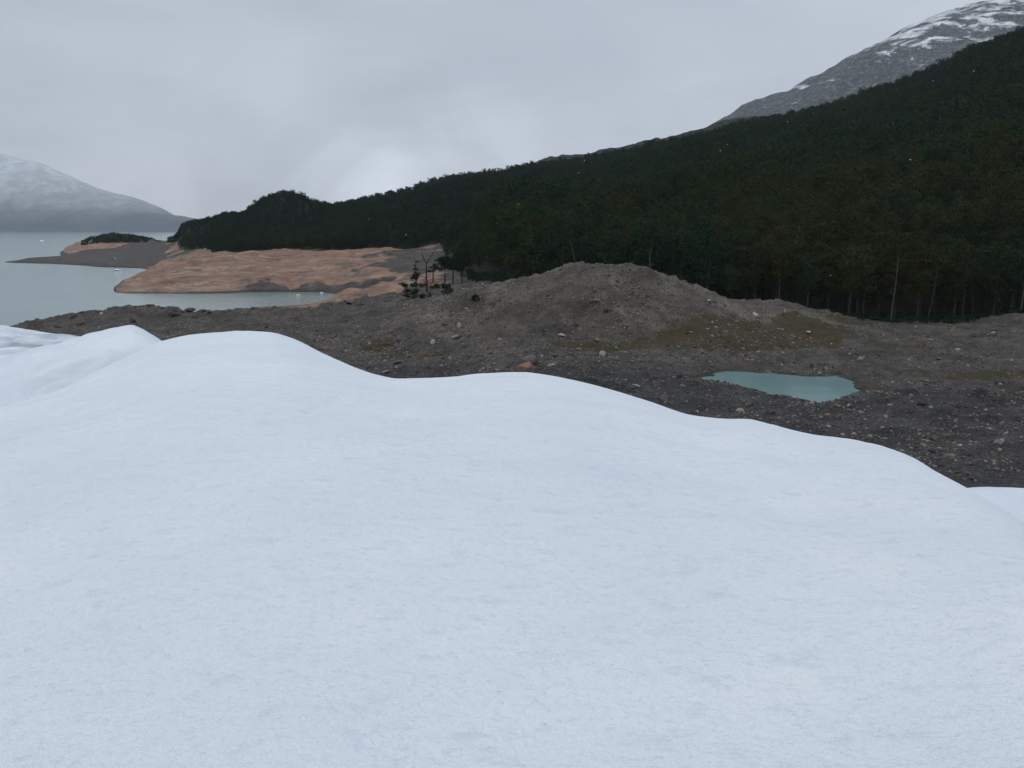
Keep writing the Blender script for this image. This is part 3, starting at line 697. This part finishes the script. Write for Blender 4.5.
# gravel: thousands of stones as one mass
def stone_field(n):
    bm = bmesh.new(); bmesh.ops.create_icosphere(bm, subdivisions=1, radius=1.0)
    bv = np.array([v.co[:] for v in bm.verts]); bf = np.array([[v.index for v in f.verts] for f in bm.faces]); bm.free()
    px = rng.uniform(-40, 1080, n * 3); y = np.where(rng.random(n * 3) < 0.5, rng.uniform(75, 190, n * 3), rng.uniform(110, 275, n * 3))
    x = (px - 512) / F * y
    z = G.h(x, y)
    pxx, pyy = project(x, y, z)
    dens = (0.25 + 0.75 * smooth(-0.2, 0.5, fbm(x / 11, y / 11, 3, 77))) * (1 - 0.65 * smooth(820, 880, 512 + F * x / y) * smooth(122, 140, y))
    ok = (y < forest_edge(pxx) - 2) & (z > 0.3) & (sdf_poly(x, y, outline) > 0.2) & (rng.random(n * 3) < dens) & ~((pxx < 200) & (y < 150))
    ok &= pyy < np.interp(pxx, [c[0] for c in crest], [c[1] for c in crest]) + 12
    x, y, z = x[ok][:n], y[ok][:n], z[ok][:n]; n = len(x)
    r = np.minimum(0.085 * (1 + rng.pareto(2.6, n)), 0.33)
    sc = np.stack([r * rng.uniform(.8, 1.4, n), r * rng.uniform(.8, 1.2, n), r * rng.uniform(.5, .9, n)], 1)
    th = rng.uniform(0, 6.28, n); c, s = np.cos(th), np.sin(th)
    nz = 1 + 0.28 * rng.uniform(-1, 1, (n, len(bv)))
    P = bv[None] * nz[..., None] * sc[:, None]
    V = np.stack([P[..., 0] * c[:, None] - P[..., 1] * s[:, None] + x[:, None], P[..., 0] * s[:, None] + P[..., 1] * c[:, None] + y[:, None], P[..., 2] + (z + sc[:, 2] * 0.35)[:, None]], -1)
    Fq = (bf[None] + (np.arange(n) * len(bv))[:, None, None]).reshape(-1, 3)
    tone = np.repeat(rng.random(n), len(bv))
    return mesh_from('gravel', V.reshape(-1, 3), Fq, M_stones, {'tone': tone}, smooth_=False)
tag(add('gravel', stone_field(30000)), 'loose grey and brown gravel stones covering the moraine', 'gravel', kind='stuff')

# ------------------------------------------------------------------ trees
def tube(path, radii, seg=6):
    path = [Vector(p) for p in path]; V = []; Fs = []
    for i, p in enumerate(path):
        d = (path[min(i + 1, len(path) - 1)] - path[max(i - 1, 0)]).normalized()
        a = d.orthogonal().normalized(); b = d.cross(a)
        for k in range(seg):
            t = 2 * math.pi * k / seg
            V.append(p + (a * math.cos(t) + b * math.sin(t)) * radii[i])
    for i in range(len(path) - 1):
        for k in range(seg):
            Fs.append((i * seg + k, i * seg + (k + 1) % seg, (i + 1) * seg + (k + 1) % seg, (i + 1) * seg + k))
    return V, Fs
def wood_mesh(name, tubes, mat):
    V, Fs = [], []
    for pth, rad, seg in tubes:
        v, f = tube(pth, rad, seg); o = len(V)
        V += v; Fs += [tuple(i + o for i in q) for q in f]
    return mesh_from(name, [v[:] for v in V], Fs, mat)
def leaf_cards(centres, radii, n_per, size, seed):
    r = np.random.default_rng(seed)
    P, S, O = [], [], []
    for (c, rad) in zip(centres, radii):
        m = max(int(n_per * (rad[0] / 1.6) ** 1.5), 6)
        d = r.normal(size=(m, 3)); d /= np.linalg.norm(d, axis=1)[:, None]
        q = d * (r.random(m) ** 0.3)[:, None] * np.array(rad)[None] * r.uniform(.75, 1.2, m)[:, None] + np.array(c)[None]
        P.append(q); S.append(size * r.uniform(.6, 1.5, m)); O.append(d * np.array([1, 1, .8]) + np.array([0, 0, .35]))
    P = np.concatenate(P); S = np.concatenate(S); OUT = np.concatenate(O); m = len(P)
    nrm = r.normal(size=(m, 3)); nrm[:, 2] = np.abs(nrm[:, 2]) * .6; nrm += 1.1 * OUT; nrm /= np.linalg.norm(nrm, axis=1)[:, None]
    a = np.cross(nrm, r.normal(size=(m, 3))); a /= np.linalg.norm(a, axis=1)[:, None]; b = np.cross(nrm, a)
    asp = r.uniform(.55, 1, m)
    A = a * S[:, None] * .5; B = b * (S * asp)[:, None] * .5
    K = nrm * (S * r.uniform(-.25, .25, m))[:, None]
    V = np.stack([P - A + K, P - B, P + A + K, P + B], 1).reshape(-1, 3)
    return V, np.arange(m * 4).reshape(-1, 4)
SHAPES = ['tall narrow', 'broad round', 'flat topped', 'ragged open']
def tree_plan(kind, seed):
    r = random.Random(seed)
    h = {'tall narrow': 17, 'broad round': 14.5, 'flat topped': 15, 'ragged open': 15.5}[kind] * r.uniform(.93, 1.07)
    w = {'tall narrow': 2.6, 'broad round': 4.0, 'flat topped': 4.4, 'ragged open': 3.6}[kind]
    nb = {'tall narrow': 20, 'broad round': 26, 'flat topped': 22, 'ragged open': 17}[kind]
    bend = (r.uniform(-.6, .6), r.uniform(-.6, .6))
    trunk = [(bend[0] * math.sin(t * 2.2) * t, bend[1] * math.sin(t * 2.6) * t, t * h * .93 - 0.4 * (t == 0)) for t in [0, .12, .3, .5, .7, .86, 1]]
    tubes = [(trunk, [.34, .27, .23, .19, .14, .09, .03], 7)]
    cen, rad = [], []
    lo = {'tall narrow': .28, 'broad round': .30, 'flat topped': .48, 'ragged open': .36}[kind]
    for i in range(nb):
        t = lo + (1 - lo) * ((i + r.random()) / nb)
        prof = {'tall narrow': math.sin(min((t - lo) / (1 - lo) * 2.6 + .5, 3.0)), 'broad round': math.sin((t - lo) / (1 - lo) * 2.5 + .55), 'flat topped': .35 + .65 * ((t - lo) / (1 - lo)) ** .7, 'ragged open': .5 + .5 * math.sin((t - lo) / (1 - lo) * 2.9)}[kind]
        rr_ = w * max(prof, .15) * (r.random() ** .5); th = i * 2.4 + r.uniform(-.5, .5)
        bx, by = rr_ * math.cos(th), rr_ * math.sin(th)
        z = t * h
        sz = r.uniform(.8, 1.5) * (1.15 if kind != 'tall narrow' else .95)
        cen.append((bx, by, z)); rad.append((sz * 1.35, sz * 1.35, sz * .72))
        if rr_ > w * .4:
            z0 = z - rr_ * .55
            tt = z0 / (h * .93)
            tubes.append(([(bend[0] * math.sin(tt * 2.2) * tt, bend[1] * math.sin(tt * 2.6) * tt, z0), (bx * .55, by * .55, z0 + (z - z0) * .35), (bx, by, z)], [.09, .06, .02], 4))
    return h, tubes, cen, rad
TREE = []
for si, kind in enumerate(SHAPES):
    for v in range(2):
        h, tubes, cen, rad = tree_plan(kind, 40 + si * 10 + v)
        wood = wood_mesh('trunk', tubes, M_bark)
        V, Fq = leaf_cards(cen, rad, 62, .46, 500 + si * 7 + v)
        crowns = {}
        for tn, m in LEAF.items():
            crowns[tn] = mesh_from('crown', V, Fq, m, smooth_=False)
        lod1 = leaf_cards(cen, rad, 24, .72, 600 + si * 7 + v)
        lod2 = leaf_cards(cen, [(a * 1.1, b * 1.1, c * 1.1) for a, b, c in rad], 9, 1.05, 700 + si * 7 + v)
        tw = tube([(0, 0, 0), (0, 0, h * .9)], [.26, .07], 3)
        TREE.append(dict(kind=kind, h=h, wood=wood, crowns=crowns, lod1=lod1, lod2=lod2, twig=(np.array([q[:] for q in tw[0]]), np.array(tw[1]))))

# positions on a jittered lattice
P = []
yy = 196.0
while yy < 1180:
    step = 5.6 + 2.4 * min((yy - 196) / 700, 1)
    for xx in np.arange(-0.48 * yy, 0.86 * yy, step):
        P.append((xx + rng.uniform(-.42, .42) * step, yy + rng.uniform(-.42, .42) * step))
    yy += step
yy = 540.0
while yy < 1080:
    for xx in np.arange(-0.45 * yy, -0.17 * yy, 6.2):
        P.append((xx + rng.uniform(-2.5, 2.5), yy + rng.uniform(-2.5, 2.5)))
    yy += 6.2
P = np.array(P); tx, ty = P[:, 0], P[:, 1]
tz = G.h(tx, ty); tpx, tpy = project(tx, ty, tz)
lat = 512 + F * (tx / ty)
ok = (ty > forest_edge(tpx) + 1.0 + 3.5 * fbm(tx / 14, ty / 14, 2, 31)) & (tz > 2.0)
ok &= ~((tpx < 350) & (ty > 1060)) & (tpx < 1230)
crest_lim = np.interp(tpx, [200, 350, 500, 700, 900, 1024, 1200], [1080, 1090, 1110, 1030, 950, 890, 860])
ok &= ty < crest_lim
tx, ty, tz, tpx, tpy = tx[ok], ty[ok], tz[ok], tpx[ok], tpy[ok]
n = len(tx)
ts = rng.uniform(.70, 1.18, n) * np.interp(tpx, [170, 235, 310, 430], [.36, .60, .62, 1.0]) * np.where((ty < 480) & (tpx < 520), np.interp(tpx, [440, 520], [.62, 1.0]), 1.0) * np.interp(ty, [200, 900], [1.0, .82])
tint = np.clip(0.5 + 0.32 * fbm(tx / 45, ty / 45, 3, 131) + rng.normal(0, .24, n) + 0.22 * (1 - smooth(380, 520, ty)) * smooth(560, 760, tpx) - 0.30 * smooth(450, 650, ty) - 0.25 * (tpx < 470), 0, 1)
var = rng.integers(0, 8, n); rotz = rng.uniform(0, 6.28, n)
inframe = (tpx > -15) & (tpx < 1040)
rank = np.where(inframe, ts / ty, 0) * np.where((tpx > 500) & (tpx < 660), 0.93, 1)
order = np.argsort(-rank)
indiv = order[:288]; rest = order[288:]
round_ones = rng.choice([2, 3, 4, 5, 2, 3, 6], n)
var[rest] = round_ones[rest]
def tree_zone(px):
    if px < 520: return 'at the left end of the forest edge'
    if px < 690: return 'in the forest behind the gravel mound'
    if px < 850: return 'in the forest behind the mossy flat'
    return 'in the forest above the gravel bank at right'
for i in indiv:
    T = TREE[var[i]]
    tn = 'blackish green' if tint[i] < .50 else ('olive green' if tint[i] < .78 else 'brown-tinged')
    root = bpy.data.objects.new('beech_tree', None); COL.objects.link(root)
    root.empty_display_size = 0.5
    root.location = (tx[i], ty[i], tz[i]); root.rotation_euler = (0, 0, rotz[i]); root.scale = (ts[i],) * 3
    zt = tree_zone(tpx[i])
    tag(root, f'{T["kind"]} {tn} beech tree {zt}', 'tree', f'{T["kind"]} {tn} beech trees {zt}')
    for nm, me in (('trunk', T['wood']), ('crown', T['crowns'][tn])):
        c = bpy.data.objects.new(nm, me); COL.objects.link(c); c.parent = root
def forest_mass(idx, name, label):
    Vs, Fs, Ts, Ms = [], [], [], []; off = 0
    for v in range(8):
        T = TREE[v]
        for near in (0, 1):
            sel = [i for i in idx if var[i] == v and (ty[i] < 430) == bool(near)]
            if not sel: continue
            sel = np.array(sel)
            parts = [(T['lod1'] if near else T['lod2'], 0)] + ([(T['twig'], 1)] if near else [])
            for (V, Fq), mi in parts:
                c, s = np.cos(rotz[sel]), np.sin(rotz[sel])
                Q = V[None] * ts[sel][:, None, None]
                W = np.stack([Q[..., 0] * c[:, None] - Q[..., 1] * s[:, None] + tx[sel][:, None], Q[..., 0] * s[:, None] + Q[..., 1] * c[:, None] + ty[sel][:, None], Q[..., 2] + tz[sel][:, None]], -1)
                Vs.append(W.reshape(-1, 3)); Fs.append((Fq[None] + (np.arange(len(sel)) * len(V))[:, None, None]).reshape(-1, 4) + off)
                Ts.append(np.repeat(tint[sel], len(V))); Ms.append(np.full(len(sel) * len(Fq), mi)); off += len(sel) * len(V)
    me = mesh_from(name, np.concatenate(Vs), np.concatenate(Fs), [M_forest, M_bark], {'tint': np.concatenate(Ts)}, False, np.concatenate(Ms))
    return tag(add(name, me), label, 'forest', kind='stuff')
forest_mass(list(rest), 'forest', 'dense dark beech forest climbing the hillside')

# low scrub: far peninsula and undergrowth along the forest edge
def scrub(name, spots, label, mat, size=.9, n_per=26):
    cen = [(x, y, float(G.h(x, y)) + r * .45) for x, y, r in spots]; rad = [(r, r, r * .75) for _, _, r in spots]
    V, Fq = leaf_cards(cen, rad, n_per, size, 900)
    me = mesh_from(name, V, Fq, mat, {'tint': np.full(len(V), .2)}, False)
    return tag(add(name, me), label, 'scrub', kind='stuff')
sp = []
for k in range(230):
    px = random.uniform(90, 160) if k < 200 else random.uniform(72, 168); y = random.uniform(985, 1075)
    x = (px - 512) / F * y / 0.995
    env = max(0.25, 1 - abs((px - 124) / 38) ** 2.2)
    if float(G.h(x, y)) < 9: continue
    sp.append((x, y, random.uniform(2.0, 5.6) * env + .6))
scrub('scrub', sp, 'dark low scrub crowning the far rocky peninsula', M_forest, 1.7, 14)
sp = []
for k in range(1150):
    px = random.uniform(470, 1060) if k < 900 else random.uniform(446, 520); e = float(forest_edge(px)); y = e + random.uniform(-2.5, 16)
    sp.append(((px - 512) / F * y, y, random.uniform(.5, 1.5)))
scrub('undergrowth', sp, 'tangled dark undergrowth along the foot of the forest', M_forest, .5, 40)

# bleached dead trees standing at the forest edge
def dead_tree(px, py0, py1, lean, label, fork=False, mat=M_deadbark, seed=1, y=None, rad0=.2):
    r = random.Random(seed)
    if y is None:
        x, y, z = on_ground(px, py0)
    else:
        x = upix(px, py0) * y; z = float(G.h(x, y))
    h = max((py0 - py1) / F * y, 3)
    root = bpy.data.objects.new('dead_tree', None); COL.objects.link(root); root.location = (x, y, z - .2)
    def pt(t): return (lean * h * t + .12 * math.sin(t * 5 + seed), .15 * math.sin(t * 4 + seed * 2), h * t)
    top = .62 if fork else 1
    tubes = [([pt(t * top) for t in (0, .15, .35, .55, .8, 1)], [rad0 * q for q in (1.25, 1, .86, .72, .55, .3 if not fork else .62)], 7)]
    me = wood_mesh('trunk', tubes, mat); add('trunk', me, root)
    br = []
    if fork:
        a = pt(top)
        br.append(([a, (a[0] - .08 * h, a[1], a[2] + .15 * h), (a[0] - .10 * h, a[1], a[2] + .30 * h)], [rad0 * .6, rad0 * .45, rad0 * .12], 5))
        br.append(([a, (a[0] + .12 * h, a[1] + .3, a[2] + .18 * h), (a[0] + .26 * h, a[1] + .3, a[2] + .40 * h)], [rad0 * .6, rad0 * .42, rad0 * .1], 5))
    for k in range(r.randint(5, 8)):
        t = r.uniform(.3, .95) * top; a = pt(t); th = r.choice([0, math.pi]) + r.uniform(-.7, .7); L = h * r.uniform(.06, .17)
        br.append(([a, (a[0] + L * .6 * math.cos(th), a[1] + L * .6 * math.sin(th), a[2] + L * .25), (a[0] + L * math.cos(th), a[1] + L * math.sin(th), a[2] + L * r.uniform(.4, .9))], [rad0 * .32, rad0 * .2, rad0 * .06], 4))
    for tb in br:
        add('branch', wood_mesh('branch', [tb], mat), root)
    return tag(root, label, 'dead tree')
for i, (px, p0, p1, ln, rad, lb, dist) in enumerate([
    (863, 321, 244, .00, .13, 'tallest straight bleached dead trunk at the forest edge above the bank', 207),
    (891, 326, 258, .015, .17, 'bleached dead trunk with stubby branches rising from the bank dip', 200),
    (927, 327, 272, .10, .12, 'leaning bleached dead trunk right of the stubby branched one', 204),
    (1020, 318, 270, .02, .15, 'bleached dead trunk at the far right forest edge', 199),
    (746, 303, 236, -.05, .11, 'tall pale dead stem leaning left inside the forest beyond the mound', 216),
    (786, 306, 222, .10, .13, 'tall pale dead stem inside the forest above the mossy flat', 222),
    (650, 269, 244, .01, .11, 'pale dead stem poking up behind the mound top', None),
    (577, 270, 243, -.30, .10, 'leaning dead stem behind the left shoulder of the mound top', 192),
    (972, 325, 262, -.12, .10, 'slim dead trunk leaning left above the lowest dip of the bank', 212),
]):
    dead_tree(px, p0, p1, ln, lb, seed=i + 3, rad0=rad, y=dist)

# trees standing apart on the red rock left of the forest
dead_tree(427, 296, 250, .0, 'dark leafless forked tree standing alone before the red rock', True, M_darkwood, 41, 276, .36)
def lone_tree(px, py0, py1, wpx, y, label, seed, cl):
    x = upix(px, py0) * y; z = float(G.h(x, y)); h = (py0 - py1) / F * y; w = wpx / F * y / 2
    r = random.Random(seed)
    root = bpy.data.objects.new('small_tree', None); COL.objects.link(root); root.location = (x, y, z)
    add('trunk', wood_mesh('trunk', [([(0, 0, -.3), (.1, 0, h * .4), (0, .1, h * .75), (.1, 0, h * .95)], [.28, .22, .16, .05], 6)], M_darkwood), root)
    cen = []; rad = []
    for t0, t1, ww, k in cl:
        for _ in range(k):
            cen.append((r.uniform(-.75, .75) * w * ww, r.uniform(-.75, .75) * w * ww, h * r.uniform(t0, t1))); q = w * ww * r.uniform(.4, .9); rad.append((q, q, q * r.uniform(.35, .7)))
    V, Fq = leaf_cards(cen, rad, 85, .5, seed)
    add('crown', mesh_from('crown', V, Fq, LEAF['blackish green'], smooth_=False), root)
    return tag(root, label, 'tree')
lone_tree(416, 285, 256, 10, 300, 'slim small tree with two leafy tufts left of the forked tree', 51, [(.3, .55, 1, 7), (.62, .95, .55, 4)])
lone_tree(433, 284, 264, 8, 305, 'small tree with one leafy tuft just right of the forked tree', 52, [(.55, .95, 1, 6)])
lone_tree(445, 287, 256, 15, 302, 'bushy topped tree between the forked tree and forest', 53, [(.5, .95, 1, 9)])
lone_tree(453, 287, 255, 16, 304, 'bushy topped tree whose crown touches the left forest edge', 54, [(.5, .98, 1, 10)])
lone_tree(462, 288, 254, 17, 300, 'dense topped tree with bare trunk at the first forest trees', 55, [(.45, .98, 1, 12)])
def bush(px, py, wpx, hpx, label, seed):
    x, y, z = on_ground(px, py); w = wpx / F * y / 2; h = hpx / F * y
    r = random.Random(seed)
    cen = [(r.uniform(-.8, .8) * w, r.uniform(-.5, .5) * w, h * r.uniform(.1, .75)) for _ in range(16)]; rad = [(w * (q0 := r.uniform(.2, .5)), w * q0, h * r.uniform(.15, .4)) for _ in cen]
    V, Fq = leaf_cards(cen, rad, 70, .42, seed)
    root = bpy.data.objects.new('bush', None); COL.objects.link(root); root.location = (x, y, z)
    add('foliage', mesh_from('foliage', V, Fq, LEAF['blackish green'], smooth_=False), root)
    add('stem', wood_mesh('stem', [([(0, 0, -.2), (r.uniform(-.3, .3), 0, h * .5)], [.09, .03], 5)] + [([(0, 0, 0), (s * w * .5, 0, h * .5)], [.06, .02], 5) for s in (-1, 1)], M_darkwood), root)
    tag(root, label, 'bush')
for i, (px, py, w, h, lb) in enumerate([
    (412, 298, 17, 10, 'widest dark bush at the foot of the forked tree'), (425, 298, 12, 6, 'low dark bush under the trunk of the forked tree'), (449, 294, 13, 9, 'dark bush below the bushy topped trees'), (475, 301, 10, 7, 'round dark bush alone on the gravel slope'),
    (404, 287, 9, 5, 'low bush at the left end of the dark shrub line'), (414, 287, 10, 5, 'second bush from the left in the dark shrub line'), (424, 287, 10, 4.5, 'middle bush of the dark shrub line behind the forked tree'), (435, 288, 11, 5, 'second bush from the right in the dark shrub line'), (446, 288, 11, 5, 'bush at the right end of the dark shrub line')]):
    bush(px, py, w, h, lb, 70 + i)

# small ice floes on the lake
M_floe = simple('floe_ice', (0.72, 0.78, 0.84), (0.86, 0.89, 0.92), 1.5, 0.5, 0.4, 0.1)
for px, py, w, v, lb in [(118, 270.5, 7, 0, 'white ice floe below the grey gravel spit'), (298.5, 295.3, 5, 2, 'white ice floe in the inlet by the low red rocks'), (321.5, 293, 4.5, 4, 'white ice floe at the inner end of the inlet'), (42, 241, 4, 5, 'tiny white ice floe far out on the open lake')]:
    s = slope(py); y = -CZ / s; x = upix(px, py) * y
    me = RM['dark grey'][v].copy(); me.materials.clear(); me.materials.append(M_floe)
    o = add('ice_floe', me); o.location = (x, y, .15 * w * y / F * .5); r = w * y / F / 2; o.scale = (r, r * .8, r * .55)
    tag(o, lb, 'ice floe')

# the few flakes of snow in the air
def flakes(n):
    bm = bmesh.new(); bmesh.ops.create_icosphere(bm, subdivisions=1, radius=1.0)
    bv = np.array([v.co[:] for v in bm.verts]); bf = np.array([[v.index for v in f.verts] for f in bm.faces]); bm.free()
    y = rng.uniform(3.5, 9, n); x = y * rng.uniform(-.75, .75, n); z = CZ + y * rng.uniform(-.1, .5, n); r = rng.uniform(.0014, .0028, n) * y / 5
    V = bv[None] * (r[:, None, None] * rng.uniform(.6, 1.3, (n, 1, 3))) + np.stack([x, y, z], 1)[:, None]
    return mesh_from('snowflakes', V.reshape(-1, 3), (bf[None] + (np.arange(n) * len(bv))[:, None, None]).reshape(-1, 3), simple('flake_white', (.8, .83, .87), (.88, .9, .92), 3, .8))
tag(add('snowflakes', flakes(130)), 'sparse tiny snowflakes drifting in the air', 'snowflakes', kind='stuff')

# ------------------------------------------------------------------ air
def haze():
    m = bpy.data.materials.new('haze_air'); m.use_nodes = True; t = m.node_tree; t.nodes.clear()
    out = t.nodes.new('ShaderNodeOutputMaterial'); v = t.nodes.new('ShaderNodeVolumePrincipled')
    v.inputs['Color'].default_value = (0.90, 0.94, 1.0, 1); v.inputs['Density'].default_value = 0.000036; v.inputs['Anisotropy'].default_value = 0.0
    t.links.new(v.outputs[0], out.inputs['Volume'])
    x0, x1, y0, y1, z0, z1 = -10500, 10500, -900, 9200, -40, 2100
    vs = [(x, y, z) for z in (z0, z1) for y in (y0, y1) for x in (x0, x1)]
    me = bpy.data.meshes.new('haze'); me.from_pydata(vs, [], [(0, 2, 3, 1), (4, 5, 7, 6), (0, 1, 5, 4), (2, 6, 7, 3), (0, 4, 6, 2), (1, 3, 7, 5)]); me.materials.append(m)
    tag(add('haze', me), 'pale damp haze filling the valley', 'haze', kind='stuff')
haze()

# ------------------------------------------------------------------ light
SUN_EL, SUN_AZ = math.radians(58), math.radians(-125)      # azimuth clockwise from +Y
w = bpy.data.worlds.new('World'); scene.world = w; w.use_nodes = True
t = w.node_tree; t.nodes.clear()
def wn(tp, **kw):
    nd = t.nodes.new(tp)
    for k_, v_ in kw.items(): setattr(nd, k_, v_)
    return nd
out = wn('ShaderNodeOutputWorld'); bg = wn('ShaderNodeBackground'); bg.inputs['Strength'].default_value = 0.1
sky = wn('ShaderNodeTexSky', sky_type='NISHITA', sun_disc=False, sun_elevation=SUN_EL, sun_rotation=SUN_AZ)
tc = wn('ShaderNodeTexCoord'); sep = wn('ShaderNodeSeparateXYZ'); t.links.new(tc.outputs['Generated'], sep.inputs[0])
# cloud deck: direction projected on a layer overhead
mx = wn('ShaderNodeMath', operation='MAXIMUM'); t.links.new(sep.outputs['Z'], mx.inputs[0]); mx.inputs[1].default_value = 0.0
ad = wn('ShaderNodeMath', operation='ADD'); t.links.new(mx.outputs[0], ad.inputs[0]); ad.inputs[1].default_value = 0.22
dv = wn('ShaderNodeVectorMath', operation='DIVIDE'); t.links.new(tc.outputs['Generated'], dv.inputs[0])
cb = wn('ShaderNodeCombineXYZ'); [t.links.new(ad.outputs[0], cb.inputs[i]) for i in range(3)]; t.links.new(cb.outputs[0], dv.inputs[1])
n1 = wn('ShaderNodeTexNoise'); n1.inputs['Scale'].default_value = 1.1; n1.inputs['Detail'].default_value = 6; n1.inputs['Roughness'].default_value = 0.55; n1.inputs['Distortion'].default_value = 0.4
t.links.new(dv.outputs[0], n1.inputs['Vector'])
cr = wn('ShaderNodeValToRGB'); cr.color_ramp.elements[0].position = .3; cr.color_ramp.elements[1].position = .72
cr.color_ramp.elements[0].color = (4.7, 5.15, 5.95, 1); cr.color_ramp.elements[1].color = (6.15, 6.65, 7.4, 1)
n2 = wn('ShaderNodeTexNoise'); n2.inputs['Scale'].default_value = 5.0; n2.inputs['Detail'].default_value = 7; n2.inputs['Roughness'].default_value = 0.6; n2.inputs['Distortion'].default_value = 0.8
t.links.new(tc.outputs['Generated'], n2.inputs['Vector'])
lowm = wn('ShaderNodeMapRange'); lowm.inputs['From Min'].default_value = 0.16; lowm.inputs['From Max'].default_value = 0.02; lowm.inputs['To Max'].default_value = 1.0
t.links.new(sep.outputs['Z'], lowm.inputs['Value'])
s1 = wn('ShaderNodeMath', operation='SUBTRACT'); t.links.new(n2.outputs['Fac'], s1.inputs[0]); s1.inputs[1].default_value = 0.47
m1 = wn('ShaderNodeMath', operation='MULTIPLY'); t.links.new(s1.outputs[0], m1.inputs[0]); t.links.new(lowm.outputs[0], m1.inputs[1])
a1 = wn('ShaderNodeMath', operation='ADD'); t.links.new(n1.outputs['Fac'], a1.inputs[0]); t.links.new(m1.outputs[0], a1.inputs[1])
t.links.new(a1.outputs[0], cr.inputs[0])
# brighter overhead, as under any closed cloud deck
up = wn('ShaderNodeMapRange'); up.inputs['From Min'].default_value = 0.25; up.inputs['From Max'].default_value = 1.0; up.inputs['To Min'].default_value = 1.0; up.inputs['To Max'].default_value = 1.62
t.links.new(sep.outputs['Z'], up.inputs['Value'])
# the deck is thinner to the east and tears open low over the ridge
ex = wn('ShaderNodeMapRange'); ex.inputs['From Min'].default_value = -0.6; ex.inputs['From Max'].default_value = 0.6; ex.inputs['To Min'].default_value = 0.88; ex.inputs['To Max'].default_value = 1.10
t.links.new(sep.outputs['X'], ex.inputs['Value'])
def lobe(px, py, width, gain):
    dd = Vector((upix(px, py), 1, slope(py))).normalized()
    dt = wn('ShaderNodeVectorMath', operation='DOT_PRODUCT'); t.links.new(tc.outputs['Generated'], dt.inputs[0]); dt.inputs[1].default_value = dd
    mr = wn('ShaderNodeMapRange', interpolation_type='SMOOTHERSTEP'); mr.inputs['From Min'].default_value = math.cos(math.radians(width)); mr.inputs['From Max'].default_value = 1.0
    t.links.new(dt.outputs['Value'], mr.inputs['Value'])
    wr = wn('ShaderNodeMapRange'); wr.inputs['From Min'].default_value = 0.40; wr.inputs['From Max'].default_value = 0.62; t.links.new(n2.outputs['Fac'], wr.inputs['Value'])
    mm = wn('ShaderNodeMath', operation='MULTIPLY'); t.links.new(mr.outputs[0], mm.inputs[0]); t.links.new(wr.outputs[0], mm.inputs[1])
    gg = wn('ShaderNodeMath', operation='MULTIPLY'); t.links.new(mm.outputs[0], gg.inputs[0]); gg.inputs[1].default_value = gain
    return gg.outputs[0]
l1 = lobe(355, 186, 5.5, 0.34); l2 = lobe(470, 160, 7, 0.10)
sm = wn('ShaderNodeMath', operation='ADD'); t.links.new(l1, sm.inputs[0]); t.links.new(l2, sm.inputs[1])
fa = wn('ShaderNodeMath', operation='ADD'); t.links.new(sm.outputs[0], fa.inputs[0]); t.links.new(ex.outputs[0], fa.inputs[1])
tot = wn('ShaderNodeMath', operation='MULTIPLY'); t.links.new(fa.outputs[0], tot.inputs[0]); t.links.new(up.outputs[0], tot.inputs[1])
vm = wn('ShaderNodeVectorMath', operation='SCALE'); t.links.new(cr.outputs[0], vm.inputs[0]); t.links.new(tot.outputs[0], vm.inputs['Scale'])
mixn = wn('ShaderNodeMix', data_type='RGBA'); mixn.inputs[0].default_value = 0.93
t.links.new(sky.outputs[0], mixn.inputs[6]); t.links.new(vm.outputs[0], mixn.inputs[7])
t.links.new(mixn.outputs[2], bg.inputs['Color']); t.links.new(bg.outputs[0], out.inputs['Surface'])

L = bpy.data.lights.new('sun', 'SUN'); L.energy = 0.6; L.angle = math.radians(25); L.color = (1.0, 0.97, 0.93)
so = bpy.data.objects.new('sun', L); COL.objects.link(so)
d = Vector((math.sin(SUN_AZ) * math.cos(SUN_EL), math.cos(SUN_AZ) * math.cos(SUN_EL), math.sin(SUN_EL)))
so.rotation_euler = d.to_track_quat('Z', 'Y').to_euler()

# ------------------------------------------------------------------ camera
cam = bpy.data.cameras.new('camera'); co = bpy.data.objects.new('camera', cam); COL.objects.link(co)
cam.sensor_width = 36; cam.lens = F / 1024 * 36; cam.clip_start = 0.1; cam.clip_end = 30000
co.location = (0, 0, CZ); co.rotation_euler = (math.pi / 2 - PITCH, 0, 0)
scene.camera = co
scene.view_settings.view_transform = 'Standard'; scene.view_settings.look = 'None'
scene.view_settings.exposure = 0.0; scene.view_settings.gamma = 1.0
scene.cycles.use_denoising = True
scene.cycles.max_bounces = 5; scene.cycles.diffuse_bounces = 3; scene.cycles.volume_bounces = 2
